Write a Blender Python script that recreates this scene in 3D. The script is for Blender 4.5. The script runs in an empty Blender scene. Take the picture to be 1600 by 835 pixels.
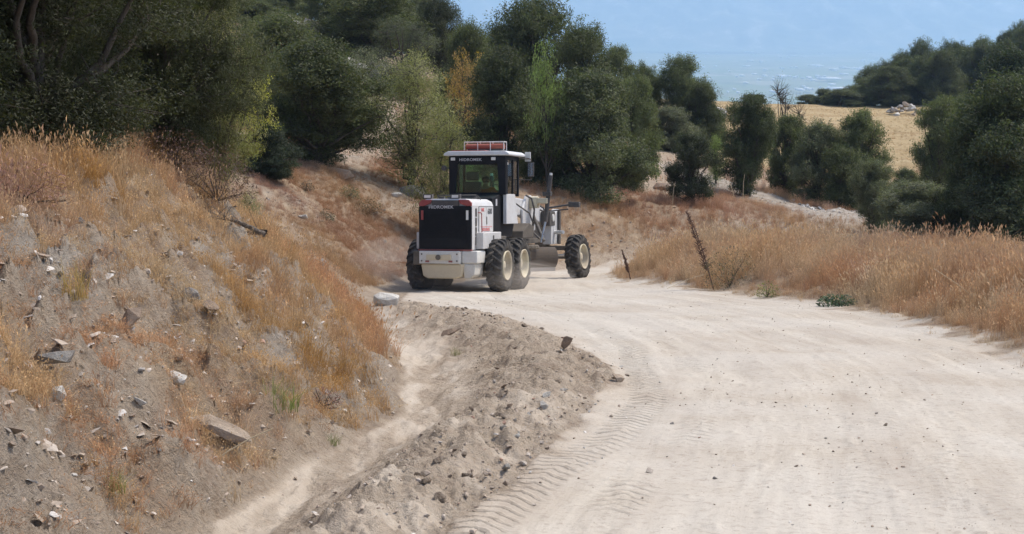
import bpy, bmesh, math, random
import numpy as np
from mathutils import Vector, Matrix, Euler
R = math.radians
PI = math.pi
SC = bpy.context.scene
COL = SC.collection
rng = np.random.default_rng(7)
rnd = random.Random(11)

# ------------------------------------------------------------ camera, world, sun, exposure
SLOPE = 0.1212          # the road falls away from the camera
CAMH = 2.05
FPX = 2400.0            # focal length in pixels of the 1600 px wide photograph
cam = bpy.data.cameras.new('camera')
cam.lens = 54.0; cam.sensor_width = 36.0; cam.clip_start = 0.1; cam.clip_end = 90000
camo = bpy.data.objects.new('camera', cam); COL.objects.link(camo)
camo.location = (0, 0, 0); camo.rotation_euler = (R(81), 0, 0)
SC.camera = camo

SUN_EL, SUN_AZ = 58.0, 62.0       # azimuth clockwise from +Y (the direction the camera looks)
w = bpy.data.worlds.new('World'); SC.world = w; w.use_nodes = True
nt = w.node_tree; bg = nt.nodes['Background']
sky = nt.nodes.new('ShaderNodeTexSky'); sky.sky_type = 'NISHITA'; sky.sun_disc = False
sky.sun_elevation = R(SUN_EL); sky.sun_rotation = R(SUN_AZ)
sky.air_density = 1.0; sky.dust_density = 2.5; sky.ozone_density = 1.0
nt.links.new(sky.outputs[0], bg.inputs[0]); bg.inputs[1].default_value = 0.15
sun = bpy.data.lights.new('sun', 'SUN'); sun.energy = 2.7; sun.angle = R(8); sun.color = (1.0, 0.92, 0.81)
suno = bpy.data.objects.new('sun', sun); COL.objects.link(suno)
sd = Vector((math.sin(R(SUN_AZ))*math.cos(R(SUN_EL)), math.cos(R(SUN_AZ))*math.cos(R(SUN_EL)), math.sin(R(SUN_EL))))
suno.rotation_euler = sd.to_track_quat('Z', 'Y').to_euler()
SC.view_settings.view_transform = 'Standard'; SC.view_settings.look = 'None'
SC.view_settings.gamma = 1.0; SC.view_settings.exposure = 0.40
try:
    SC.cycles.volume_bounces = 3
    SC.cycles.max_bounces = 8
    SC.cycles.transparent_max_bounces = 12
except Exception: pass

# ------------------------------------------------------------ helpers
def plane_z(y): return -CAMH - SLOPE*y
def xu(u, y): return (u-800.0)/FPX*y
def hv(v, y): return 2.0-(v-330.0)*y/FPX            # height above the road plane seen at picture row v

def link(o, parent=None):
    COL.objects.link(o)
    if parent is not None: o.parent = parent
    return o
def tag(o, label=None, cat=None, group=None, kind=None):
    if label: o['label'] = label
    if cat: o['category'] = cat
    if group: o['group'] = group
    if kind: o['kind'] = kind
    return o
def mesh_np(name, verts, faces, mats=(), smooth=False):
    """verts (n,3) array, faces (m,k) array with constant k"""
    me = bpy.data.meshes.new(name)
    verts = np.asarray(verts, dtype=np.float32); faces = np.asarray(faces, dtype=np.int32)
    n, m, k = len(verts), len(faces), faces.shape[1]
    me.vertices.add(n); me.vertices.foreach_set('co', verts.ravel())
    me.loops.add(m*k); me.loops.foreach_set('vertex_index', faces.ravel())
    me.polygons.add(m); me.polygons.foreach_set('loop_start', np.arange(0, m*k, k, dtype=np.int32))
    if smooth: me.polygons.foreach_set('use_smooth', np.ones(m, dtype=bool))
    me.update(calc_edges=True)
    for mt in mats: me.materials.append(mt)
    return me
def attr(me, name, vals, typ='FLOAT', dom='POINT'):
    a = me.attributes.new(name, typ, dom)
    key = {'FLOAT': 'value', 'INT': 'value', 'FLOAT_COLOR': 'color', 'FLOAT_VECTOR': 'vector'}[typ]
    a.data.foreach_set(key, np.asarray(vals, dtype=np.int32 if typ == 'INT' else np.float32).ravel())
def ss(a, b, x):
    t = np.clip((np.asarray(x, dtype=float)-a)/(b-a), 0, 1); return t*t*(3-2*t)

def _hash(ix, iy, seed):
    h = (ix.astype(np.int64)*374761393 + iy.astype(np.int64)*668265263 + seed*1442695041) & 0xffffffff
    h = ((h ^ (h >> 13))*1274126177) & 0xffffffff
    return ((h ^ (h >> 16)) & 0xffff)/32767.5-1.0
def vnoise(x, y, seed=0):
    x = np.asarray(x, dtype=float); y = np.asarray(y, dtype=float)
    ix = np.floor(x); iy = np.floor(y); fx = x-ix; fy = y-iy
    fx = fx*fx*fx*(fx*(fx*6-15)+10); fy = fy*fy*fy*(fy*(fy*6-15)+10)
    a = _hash(ix, iy, seed); b = _hash(ix+1, iy, seed); c = _hash(ix, iy+1, seed); d = _hash(ix+1, iy+1, seed)
    return (a*(1-fx)+b*fx)*(1-fy)+(c*(1-fx)+d*fx)*fy
def fbm(x, y, oct=4, seed=0, gain=0.5):
    s = 0; a = 1; n = 0
    for o in range(oct):
        s = s+a*vnoise(x*2**o*(1+.03*o)+o*17.3, y*2**o-o*9.1, seed+o); n += a; a *= gain
    return s/n
def ridged(x, y, oct=4, seed=0, gain=0.5):
    s = 0; a = 1; n = 0
    for o in range(oct):
        s = s+a*(1-2*np.abs(vnoise(x*2**o+o*7.7, y*2**o+o*3.1, seed+o))); n += a; a *= gain
    return s/n

# ------------------------------------------------------------ node helpers
class NT:
    def __init__(s, mat):
        mat.use_nodes = True
        s.t = mat.node_tree; s.t.nodes.clear(); s.out = s.n('ShaderNodeOutputMaterial')
    def n(s, typ, **kw):
        nd = s.t.nodes.new(typ)
        for k, v in kw.items(): setattr(nd, k, v)
        return nd
    def put(s, sock, v):
        if isinstance(v, bpy.types.NodeSocket): s.t.links.new(v, sock)
        elif isinstance(v, (tuple, list)) and len(v) == 3 and sock.type == 'RGBA': sock.default_value = (*v, 1)
        else: sock.default_value = v
    def noise(s, vec, scale, detail=6, rough=.6, dist=0, col=False):
        nd = s.n('ShaderNodeTexNoise'); s.put(nd.inputs['Vector'], vec); s.put(nd.inputs['Scale'], scale)
        nd.inputs['Detail'].default_value = detail; nd.inputs['Roughness'].default_value = rough; nd.inputs['Distortion'].default_value = dist
        return nd.outputs[1 if col else 0]
    def mix(s, f, a, b, typ='MIX'):
        nd = s.n('ShaderNodeMix', data_type='RGBA', blend_type=typ)
        s.put(nd.inputs[0], f); s.put(nd.inputs[6], a); s.put(nd.inputs[7], b); return nd.outputs[2]
    def m(s, op, a, b=0.0, c=0.0, clamp=False):
        nd = s.n('ShaderNodeMath', operation=op, use_clamp=clamp)
        s.put(nd.inputs[0], a); s.put(nd.inputs[1], b); s.put(nd.inputs[2], c); return nd.outputs[0]
    def ramp(s, f, *stops):
        nd = s.n('ShaderNodeValToRGB'); s.put(nd.inputs[0], f); e = nd.color_ramp.elements
        while len(e) < len(stops): e.new(0.5)
        for el, (p, c) in zip(e, stops):
            el.position = p; el.color = (*c, 1) if isinstance(c, (tuple, list)) else (c, c, c, 1)
        return nd.outputs[0]
    def attr(s, name, typ='GEOMETRY', out='Fac'):
        nd = s.n('ShaderNodeAttribute', attribute_name=name, attribute_type=typ); return nd.outputs[out]
    def coord(s, k='Object'): return s.n('ShaderNodeTexCoord').outputs[k]
    def mapv(s, vec, scale=(1, 1, 1), rot=(0, 0, 0)):
        nd = s.n('ShaderNodeMapping'); s.put(nd.inputs[0], vec); nd.inputs['Scale'].default_value = scale; nd.inputs['Rotation'].default_value = rot
        return nd.outputs[0]
    def bump(s, h, dist, strength=1.0, normal=None):
        nd = s.n('ShaderNodeBump'); s.put(nd.inputs['Height'], h); nd.inputs['Distance'].default_value = dist
        s.put(nd.inputs['Strength'], strength)
        if normal is not None: s.put(nd.inputs['Normal'], normal)
        return nd.outputs[0]
    def bsdf(s, col, rough=.8, normal=None, metal=0.0, spec=.3, **kw):
        nd = s.n('ShaderNodeBsdfPrincipled'); s.put(nd.inputs['Base Color'], col); s.put(nd.inputs['Roughness'], rough)
        nd.inputs['Metallic'].default_value = metal; nd.inputs['Specular IOR Level'].default_value = spec
        if normal is not None: s.put(nd.inputs['Normal'], normal)
        for k, v in kw.items(): s.put(nd.inputs[k], v)
        return nd.outputs[0]
    def surf(s, sh): s.t.links.new(sh, s.out.inputs[0])
def newmat(name):
    mt = bpy.data.materials.new(name); return mt, NT(mt)

# ------------------------------------------------------------ materials: terrain
def mat_terrain():
    mt, t = newmat('terrain'); P = t.coord()
    n1 = t.noise(P, .35, 5, .55); n2 = t.noise(P, 2.2, 9, .65, .3); n3 = t.noise(P, 14, 8, .7, .4); n4 = t.noise(P, 70, 4, .6)
    soil = t.ramp(n2, (.3, (.26, .185, .13)), (.5, (.39, .30, .215)), (.72, (.52, .425, .32)))
    soil = t.mix(t.ramp(n3, (.38, .0), (.62, .6)), soil, (.53, .45, .365))
    soil = t.mix(t.ramp(n3, (.28, .8), (.42, 0.0)), soil, (.17, .12, .09))
    soil = t.mix(t.m('MULTIPLY', t.attr('loose'), t.ramp(n3, (.3, .45), (.55, 1.0))), soil, t.ramp(n2, (.3, (.43, .335, .25)), (.55, (.53, .435, .335)), (.75, (.60, .51, .41))))
    # grey rock and scree, bedded in thin tilted layers
    lay = t.noise(t.mapv(P, (1.2, 1.2, 9), (.25, .15, 0)), 1.6, 8, .65, .2)
    rock = t.ramp(lay, (.32, (.24, .195, .155)), (.5, (.40, .35, .295)), (.7, (.55, .505, .445)))
    c = t.mix(t.m('MULTIPLY', t.attr('rock'), t.ramp(n2, (.3, .55), (.5, 1.0))), soil, rock)
    # straw litter
    lit = t.ramp(t.noise(P, 1.1, 7, .7), (.32, (.24, .15, .10)), (.5, (.36, .25, .165)), (.68, (.47, .36, .24)))
    lit = t.mix(t.ramp(n4, (.4, 0.0), (.7, .5)), lit, (.47, .37, .25))
    c = t.mix(t.m('MULTIPLY', t.attr('litter'), t.ramp(n3, (.34, .35), (.56, 1.0))), c, lit)
    # mown pale field
    fld = t.ramp(t.noise(t.mapv(P, (.25, 1, 1)), .5, 6, .65), (.35, (.36, .26, .14)), (.5, (.43, .325, .18)), (.66, (.49, .385, .23)))
    c = t.mix(t.attr('field'), c, fld)
    # the dusty road
    rv = t.attr('roadco', out='Vector')
    st = t.noise(t.mapv(rv, (3.0, .35, 1)), 1.0, 8, .68, .5)
    st2 = t.noise(t.mapv(rv, (1.2, .12, 1)), 1.0, 3, .5, .1)
    road = t.ramp(st, (.33, (.385, .33, .265)), (.5, (.48, .425, .35)), (.68, (.56, .51, .43)))
    road = t.mix(t.ramp(st2, (.42, 0.0), (.62, .6)), road, (.40, .345, .285))
    road = t.mix(t.ramp(n1, (.42, .55), (.6, 0.0)), road, (.555, .52, .46))
    road = t.mix(t.ramp(n3, (.52, 0.0), (.64, .6)), road, (.33, .275, .225))
    road = t.mix(t.ramp(n4, (.56, 0.0), (.68, .5)), road, (.30, .255, .215))
    c = t.mix(t.attr('road'), c, road)
    # pressed tyre lugs
    tv = t.attr('trackco', out='Vector'); sep = t.n('ShaderNodeSeparateXYZ'); t.put(sep.inputs[0], tv)
    lug = t.m('SINE', t.m('MULTIPLY', t.m('ADD', t.m('ADD', sep.outputs[1], t.m('MULTIPLY', t.m('ABSOLUTE', sep.outputs[0]), .9)), t.m('MULTIPLY', n3, .10)), 2*PI/.19))
    lug = t.m('MULTIPLY', t.m('ADD', t.m('MULTIPLY', lug, 1.4, clamp=True), 0.0), t.m('MULTIPLY', sep.outputs[2], t.ramp(n3, (.3, .35), (.55, 1.0))))
    # relief
    h = t.m('ADD', t.m('MULTIPLY', n3, 1.0), t.m('MULTIPLY', n4, .35))
    rough = t.m('SUBTRACT', 1.0, t.m('MULTIPLY', t.attr('road'), .80))
    vo = t.n('ShaderNodeTexVoronoi'); t.put(vo.inputs['Vector'], P); vo.inputs['Scale'].default_value = 11
    peb = t.ramp(vo.outputs['Distance'], (0.0, 1.0), (.32, 0.0))
    nrm = t.bump(h, .09, rough)
    nrm = t.bump(peb, .02, t.m('MULTIPLY', rough, .7), nrm)
    nrm = t.bump(t.m('MULTIPLY', st, 1.0), .02, t.m('MULTIPLY', t.attr('road'), .6), nrm)
    nrm = t.bump(lug, .016, 1.0, nrm)
    t.surf(t.bsdf(c, .95, nrm, spec=.1)); return mt
M_TER = mat_terrain()

def mat_stone(name, a, b, c2):
    mt, t = newmat(name); P = t.coord()
    n = t.noise(P, 3.0, 8, .65); oi = t.n('ShaderNodeObjectInfo')
    n5 = t.noise(P, 14, 6, .7)
    col = t.ramp(n, (.32, a), (.5, b), (.7, c2))
    col = t.mix(t.ramp(n5, (.4, 0.0), (.7, .5)), col, (b[0]*1.25, b[1]*1.2, b[2]*1.12))
    hsv = t.n('ShaderNodeHueSaturation'); t.put(hsv.inputs['Color'], col)
    t.put(hsv.inputs['Value'], t.m('ADD', .8, t.m('MULTIPLY', oi.outputs['Random'], .4)))
    t.surf(t.bsdf(hsv.outputs[0], .9, t.bump(t.noise(P, 9, 8, .7), .06), spec=.15)); return mt
M_ST_TAN = mat_stone('stone_tan', (.24, .18, .13), (.37, .30, .235), (.48, .41, .34))
M_ST_GREY = mat_stone('stone_grey', (.19, .18, .165), (.32, .30, .28), (.46, .45, .42))
M_ST_PALE = mat_stone('stone_pale', (.42, .39, .35), (.56, .54, .50), (.68, .66, .63))
M_ST_BROWN = mat_stone('stone_brown', (.18, .135, .10), (.28, .215, .165), (.38, .30, .235))
M_ST_RED = mat_stone('stone_red', (.22, .11, .08), (.33, .18, .135), (.42, .27, .21))

def mat_leaf(name, trans=.34):
    mt, t = newmat(name); oi = t.n('ShaderNodeObjectInfo')
    v = t.attr('tone'); base = oi.outputs['Color']
    hsv = t.n('ShaderNodeHueSaturation'); t.put(hsv.inputs['Color'], base)
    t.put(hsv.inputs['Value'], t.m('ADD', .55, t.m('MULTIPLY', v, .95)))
    t.put(hsv.inputs['Hue'], t.m('ADD', .485, t.m('MULTIPLY', t.attr('hue'), .03)))
    t.put(hsv.inputs['Saturation'], t.m('ADD', .8, t.m('MULTIPLY', t.attr('hue'), .35)))
    a = t.bsdf(hsv.outputs[0], .62, spec=.25)
    tr = t.n('ShaderNodeBsdfTranslucent'); t.put(tr.inputs[0], t.mix(1.0, hsv.outputs[0], (1.1, 1.25, .6), 'MULTIPLY'))
    mx = t.n('ShaderNodeMixShader'); mx.inputs[0].default_value = trans
    t.t.links.new(a, mx.inputs[1]); t.t.links.new(tr.outputs[0], mx.inputs[2]); t.surf(mx.outputs[0]); return mt
M_LEAF = mat_leaf('leaves')
def mat_bark(name, a, b):
    mt, t = newmat(name); P = t.coord()
    n = t.noise(t.mapv(P, (6, 6, 1.2)), 3, 8, .7)
    t.surf(t.bsdf(t.ramp(n, (.3, a), (.65, b)), .9, t.bump(n, .05), spec=.1)); return mt
M_BARK = mat_bark('bark', (.05, .042, .034), (.14, .12, .10))
M_DEAD = mat_bark('dead_wood', (.10, .08, .065), (.30, .26, .22))
def mat_grass():
    mt, t = newmat('dry_grass_blades')
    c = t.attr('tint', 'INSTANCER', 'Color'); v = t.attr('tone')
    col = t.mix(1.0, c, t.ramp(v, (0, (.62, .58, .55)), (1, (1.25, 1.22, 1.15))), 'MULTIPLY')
    a = t.bsdf(col, .7, spec=.15); tr = t.n('ShaderNodeBsdfTranslucent'); t.put(tr.inputs[0], col)
    mx = t.n('ShaderNodeMixShader'); mx.inputs[0].default_value = .3
    t.t.links.new(a, mx.inputs[1]); t.t.links.new(tr.outputs[0], mx.inputs[2]); t.surf(mx.outputs[0]); return mt
M_GRASS = mat_grass()
def mat_gravel():
    mt, t = newmat('gravel_stones'); P = t.coord()
    c = t.attr('tint', 'INSTANCER', 'Color')
    col = t.mix(.5, c, t.mix(1.0, c, t.ramp(t.noise(P, 5, 4), (.3, .6), (.7, 1.5)), 'MULTIPLY'))
    t.surf(t.bsdf(col, .92, spec=.12)); return mt
M_GRAVEL = mat_gravel()

# ------------------------------------------------------------ terrain: cross sections (x, height above road plane)
# 0 far left 1 plateau 2 bank top 3 bank mid 4 bank foot 5 ditch 6 ditch right 7 windrow crest 8 windrow foot 9 road 10 road edge 11 mound 12 inner right 13 far right
NEAR = {
 -40: [(-60,8),(-20,4),(-6,2.6),(-4,1.2),(-2.4,0),(-2.2,-.1),(-1.9,-.1),(-1.5,.2),(-1,0),(2,0),(6,0),(9,.4),(20,.5),(60,-2)],
 6:  [(-60,6),(-7,2.5),(-4.6,2.2),(-3.3,1.1),(-2.4,0),(-2.15,-.12),(-1.85,-.1),(-1.2,.25),(-.7,0),(2,0),(6,0),(9,.5),(20,.6),(60,-1)],
 9.5:[(-60,6),(-7,2.2),(-4.5,2.0),(-3.2,1.2),(-2.1,0),(-1.85,-.14),(-1.55,-.1),(-.9,.27),(-.38,0),(2.5,0),(6,0),(9,.5),(20,.6),(60,-1)],
 12: [(-60,6),(-6.5,2.2),(-4.3,2.05),(-3.05,1.3),(-1.8,0),(-1.5,-.14),(-1.2,-.08),(-.42,.30),(.28,0),(3,0),(6.3,0),(9,.5),(20,.6),(60,-1)],
 15: [(-60,6),(-6.2,2.35),(-4.1,2.2),(-2.8,1.35),(-1.25,0),(-1.0,-.14),(-.72,-.08),(.12,.33),(.8,0),(3.5,0),(6.6,0),(9,.5),(20,.6),(60,-1)],
 18: [(-60,6),(-6.8,2.6),(-4.4,2.65),(-3.1,1.5),(-1.35,0),(-1.1,-.14),(-.75,-.08),(.5,.33),(1.25,0),(4,0),(6.9,0),(9,.5),(20,.6),(60,-1)],
 22: [(-60,6),(-7,2.6),(-4.5,2.4),(-3.6,1.55),(-1.8,0),(-1.55,-.14),(-1.1,-.08),(.25,.33),(1.0,0),(4.2,0),(7.1,0),(9.5,.55),(20,.6),(60,-1)],
 26: [(-60,6),(-7.4,2.0),(-5.3,1.35),(-4.05,.7),(-2.5,0),(-2.2,-.12),(-1.75,-.06),(-.6,.30),(.35,0),(4,0),(7.2,0),(9.8,.45),(20,.5),(60,0)],
 30: [(-60,8),(-9,1.9),(-6.2,1.2),(-4.8,.6),(-3.2,0),(-2.85,-.08),(-2.5,-.03),(-1.9,.25),(-1.2,0),(3.5,0),(7.2,0),(10,.5),(20,.45),(60,0)],
 34: [(-60,13),(-9.5,2.8),(-6.6,1.9),(-5.0,.95),(-3.7,0),(-3.4,-.03),(-3.2,0),(-2.9,.05),(-2.5,0),(2.5,0),(6.6,0),(9.5,.6),(16,.45),(60,0)],
 38: [(-60,14),(-11,3.7),(-7.5,2.4),(-5.2,1.15),(-3.5,0),(-3.3,0),(-3.1,0),(-2.8,0),(-2.5,0),(1,0),(4.9,0),(8,.7),(15,.45),(60,.5)],
 44: [(-60,14),(-12,4.8),(-7.2,3.1),(-4.8,1.6),(-2.8,0),(-2.6,0),(-2.3,0),(-1.9,0),(-1.4,0),(0.8,0),(2.9,0),(6,.8),(13,.5),(60,.5)],
 50: [(-60,14),(-13,5.4),(-6,3.4),(-2.8,1.6),(-.3,0),(-.1,0),(0,0),(.2,0),(.5,0),(1.6,0),(3.3,0),(6.5,.85),(14,.5),(60,.5)],
 55: [(-60,15),(-14,6),(-5,3.6),(0,2.0),(2.6,0),(2.8,0),(3,0),(3.2,0),(3.5,0),(6,0),(8.5,0),(12,.8),(20,.5),(60,.5)],
 58: [(-60,15),(-15,6.3),(-5,4),(2,2.6),(7,0),(7.2,0),(7.4,0),(7.7,0),(8,0),(12,0),(16,0),(19,.8),(24,1.2),(60,.5)],
 64: [(-60,15),(-16,6.5),(-5,4),(5,2.8),(12,1.9),(16,0),(17,0),(18,0),(19,0),(24,0),(28,0),(31,.8),(38,1.0),(80,.5)],
}
TS = np.array([-1.4,-.5,-.33,-.2,-.1,-.04,.04,.1,.15,.2,.25,.33,.5,1.4])
FAR = {
 40: [12,6.5,4.6,3.4,2.4,1.4,1.0,1.0,1.0,1.0,1.0,1.0,1.0,1.0],
 50: [14,7.5,5.6,4.4,3.1,2.4,1.6,1.5,1.4,1.3,1.2,1.2,1.2,1.0],
 60: [17,9,7.2,5.8,4.3,3.3,2.4,2.2,2.0,1.6,1.4,1.3,1.3,1.2],
 70: [20,11,8.8,7.4,5.5,4.3,3.2,3.0,2.6,2.0,1.7,1.5,1.5,1.5],
 80: [23,13,11.5,10,7.6,5.8,4.4,3.8,3.2,2.7,2.5,2.3,2.4,2.6],
 90: [26,16,14.5,12.6,9.8,7.6,5.8,5.2,4.3,3.8,3.6,3.6,3.8,4.5],
 105:[32,21,18.5,16,12.6,10,7.8,6.9,5.6,5.2,5.0,5.0,5.6,7],
 120:[38,25,22,19,15,12,9.6,8.6,7.0,6.6,6.3,6.5,8,10],
 160:[47,34,30,26,20,16,13.6,12.6,11.4,10.8,10.6,11,14,18],
 190:[52,38,34,29,24,19,16.5,15.8,15.2,14.8,14.4,15,19,24],
 205:[54,41,36,30.5,25.2,20,17.5,17.0,16.7,16.4,16.0,17.2,24,32],
 218:[55,42,37,31,25,19.5,16.8,16.6,16.3,16.2,16.6,19.0,28,38],
 245:[58,45,40,32,24,17,13.5,12.5,12.2,12.4,14,20,31,42],
 300:[50,40,34,24,12,5,0,-2,-2,0,4,14,28,40],
 430:[10,0,-15,-30,-45,-55,-60,-60,-60,-60,-55,-40,-25,0],
 900:[-40,-60,-70,-80,-85,-90,-90,-90,-90,-90,-85,-80,-60,-40],
}
NY = np.array(sorted(NEAR)); NX = np.array([[p[0] for p in NEAR[k]] for k in sorted(NEAR)]); NH = np.array([[p[1] for p in NEAR[k]] for k in sorted(NEAR)])
FY = np.array(sorted(FAR)); FH = np.array([FAR[k] for k in sorted(FAR)], dtype=float)
def near_hq(x, y):
    y = np.clip(y, NY[0], NY[-1]-1e-6)
    i = np.clip(np.searchsorted(NY, y, 'right')-1, 0, len(NY)-2); f = (y-NY[i])/(NY[i+1]-NY[i])
    h = np.zeros_like(x); q = np.zeros_like(x)
    xa = NX[i, 0]*(1-f)+NX[i+1, 0]*f; ha = NH[i, 0]*(1-f)+NH[i+1, 0]*f
    h[:] = ha
    for k in range(13):
        xb = NX[i, k+1]*(1-f)+NX[i+1, k+1]*f; hb = NH[i, k+1]*(1-f)+NH[i+1, k+1]*f
        m = x >= xa; tt = np.clip((x-xa)/np.maximum(xb-xa, 1e-4), 0, 1)
        h = np.where(m, ha+(hb-ha)*tt, h); q = np.where(m, k+tt, q)
        xa, ha = xb, hb
    return h, q
def far_h(x, y):
    y = np.clip(y, FY[0], FY[-1]-1e-6); t = np.clip(x/np.maximum(y, 1), TS[0], TS[-1])
    i = np.clip(np.searchsorted(FY, y, 'right')-1, 0, len(FY)-2); f = (y-FY[i])/(FY[i+1]-FY[i])
    k = np.clip(np.searchsorted(TS, t, 'right')-1, 0, len(TS)-2); g = (t-TS[k])/(TS[k+1]-TS[k]); g = g*g*(3-2*g)*.5+g*.5
    a = FH[i, k]*(1-f)+FH[i+1, k]*f; b = FH[i, k+1]*(1-f)+FH[i+1, k+1]*f
    return a*(1-g)+b*g
# the pressed wheel track, as points on the road (pixel -> plane)
TRK = np.array([(7.5,-.75),(8.9,-.3),(10.2,.02),(11.6,.40),(13.3,.9),(16,1.36),(18.5,1.62),(21.8,1.70),(26,1.38),(30,.85),(33,.0),(36,-.35),(38.5,-.40)])
_d = np.concatenate([[0], np.cumsum(np.hypot(np.diff(TRK[:, 0]), np.diff(TRK[:, 1])))])
_s = np.linspace(0, _d[-1], 260); TP = np.stack([np.interp(_s, _d, TRK[:, 1]), np.interp(_s, _d, TRK[:, 0])], 1)
for _ in range(12): TP[1:-1] = (TP[:-2]+TP[1:-1]*2+TP[2:])/4
def track(x, y):
    """s along, w across, mask"""
    s = np.zeros_like(x); wv = np.full_like(x, 9.0)
    sel = np.where((y > 7.5) & (y < 39) & (np.abs(x-1.4) < 4.2))[0]
    T = np.gradient(TP, axis=0); T /= np.linalg.norm(T, axis=1)[:, None]
    for c in range(0, len(sel), 20000):
        ii = sel[c:c+20000]; dx = x[ii, None]-TP[None, :, 0]; dy = y[ii, None]-TP[None, :, 1]
        j = np.argmin(dx*dx+dy*dy, axis=1); r = np.arange(len(ii)); t = T[j]
        s[ii] = _s[j]+dx[r, j]*t[:, 0]+dy[r, j]*t[:, 1]
        wv[ii] = dx[r, j]*t[:, 1]-dy[r, j]*t[:, 0]
    return s, wv
def terrain(x, y, full=False):
    x = np.asarray(x, dtype=float); y = np.asarray(y, dtype=float)
    shp = x.shape; x = x.ravel(); y = y.ravel()
    wob = fbm(x*.9, y*.9, 3, 3)*.14*ss(5, 9, y)*(1-ss(40, 52, y))
    h = 0; e = .1+.008*np.clip(y, 0, 60)
    _, q = near_hq(x+wob, y)
    for dx, dy in ((-1, -.8), (1, -.8), (-1, .8), (1, .8)):
        h = h+near_hq(x+wob+dx*e, y+dy*e*2)[0]/4
    fw = ss(54, 63, y)
    hf = 0
    sp = np.clip(y, 40, 300)*.03
    for dx, dy in ((-1, -1), (1, -1), (-1, 1), (1, 1)): hf = hf+far_h(x+dx*sp, y+dy*sp)/4
    h = h*(1-fw)+hf*fw
    road = (ss(7.93, 8.05, q+fbm(x*3, y*3, 3, 5)*.07)*(1-ss(9.94, 10.1, q+fbm(x*1.4, y*1.4, 4, 6)*.28)))*(1-ss(58, 62, y))
    bank = (1-ss(3.7, 4.25, q))*(1-fw)
    wind = ss(6.0, 6.55, q)*(1-ss(7.8, 8.03, q))*(1-ss(30, 34, y))
    ditch = ss(4.2, 4.6, q)*(1-ss(6.0, 6.5, q))*(1-ss(30, 33, y))
    right = ss(9.95, 10.2, q)*(1-fw)
    # relief
    nearb = bank*(1-ss(28, 34, y))
    a = fbm(x*.8, y*.8, 4, 21); b = ridged(x*2.1+a, y*1.6, 4, 31); c = fbm(x*9, y*9, 3, 41)
    stp = h*2.2+fbm(x*.7, y*.5, 3, 55)*1.6; led = (np.abs((stp % 1)-.5)*2)**1.5
    h = h+nearb*(a*.22+b*.12+c*.05+led*.22+ridged(x*5, y*4, 3, 35)*.07+fbm(x*16, y*14, 2, 36)*.02)
    farb = bank*ss(28, 34, y)
    h = h+farb*(a*.16+b*.10+c*.012)
    h = h+wind*(ridged(x*2.6+y*1.2, y*1.5, 5, 61, .6)*.08+fbm(x*7, y*5, 4, 62, .65)*.08+np.maximum(fbm(x*3.1, y*2.3, 2, 64), 0)*.10-.02)
    h = h+ditch*(fbm(x*2.2, y*.8, 4, 71)*.06+c*.02+ridged(x*4, y*.9, 3, 72)*.03+fbm(x*12, y*7, 3, 73)*.012)
    rw_ = x-np.interp(y, NY, NX[:, 9])
    h = h+road*(fbm(x*.5, y*.35, 3, 81)*.06+fbm(rw_*2.6, y*.16, 4, 82)*.022+fbm(x*9, y*7, 2, 83)*.004+np.maximum(fbm(x*4, y*3, 3, 84)-.35, 0)*.05)
    h = h+right*(a*.14+c*.02)
    h = h+fw*(fbm(x*.25, y*.25, 4, 91)*.45+fbm(x*1.3, y*1.3, 3, 92)*.10)*(1-.6*ss(100, 130, y))
    s, wv = track(x, y); bx = fbm(x*.9, y*.6, 3, 85)
    wl = wv+fbm(s*.25, s*0, 2, 86)*.12; tm = (1-ss(.15, .24, np.abs(wl)))*road*ss(7.5, 8.5, y)*(.55+.45*ss(-.25, .15, bx)); wv = wl; s2 = s
    for off, st_, wob_ in ((.62, .5, 87), (2.35, .22, 88), (2.9, .14, 89)):
        w2 = wl-off+fbm(s*.12, s*0, 2, wob_)*.35; t2 = (1-ss(.14, .23, np.abs(w2)))*road*st_*ss(-.1, .25, fbm(x*.7+off, y*.35, 3, wob_))*ss(7.5, 8.5, y)
        wv = np.where(t2 > tm, w2, wv); s2 = np.where(t2 > tm, s*.97+off, s2); tm = np.maximum(tm, t2)
    s = s2
    h = h-tm*.014
    z = plane_z(y)+h
    if not full: return z.reshape(shp)
    return z, dict(q=q, road=road, bank=bank, wind=wind, ditch=ditch, right=right, fw=fw, s=s, w=wv, tm=tm, h=h)
def gz(x, y): return float(terrain(np.array([float(x)]), np.array([float(y)]))[0])

def field_mask(x, y):
    t = x/np.maximum(y, 1)
    lo = 94-40*np.clip(t-.10, -.2, .2)
    return ss(0, 8, y-lo)*ss(.085, .105, t+fbm(x*.08, y*.05, 3, 77)*.02)*(1-ss(.262, .285, t+fbm(x*.1, y*.1, 2, 78)*.02))
def gravel_path(x, y):
    # pale path that comes down towards the right behind the grass
    px = np.interp(y, [62, 66, 72, 80, 88], [14.8, 13.9, 12.4, 10.6, 9.0]); ww = np.interp(y, [62, 72, 88], [3.4, 2.6, 1.7])
    return (1-ss(.6, 1.1, np.abs(x-px)/ww))*ss(60, 63, y)*(1-ss(84, 90, y))
def red_trail(x, y):
    a = np.interp(y, [48, 60, 75, 90], [-6.0, -5.7, -6.6, -7.6]); m1 = (1-ss(.5, 1.3, np.abs(x-a)/1.1))*ss(50, 54, y)
    b = np.interp(y, [60, 75, 90, 105], [6.2, 7.6, 9.0, 11.5]); m2 = (1-ss(.5, 1.3, np.abs(x-b)/2.2))*ss(62, 68, y)*(1-ss(104, 112, y))
    return np.maximum(m1, m2)

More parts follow.
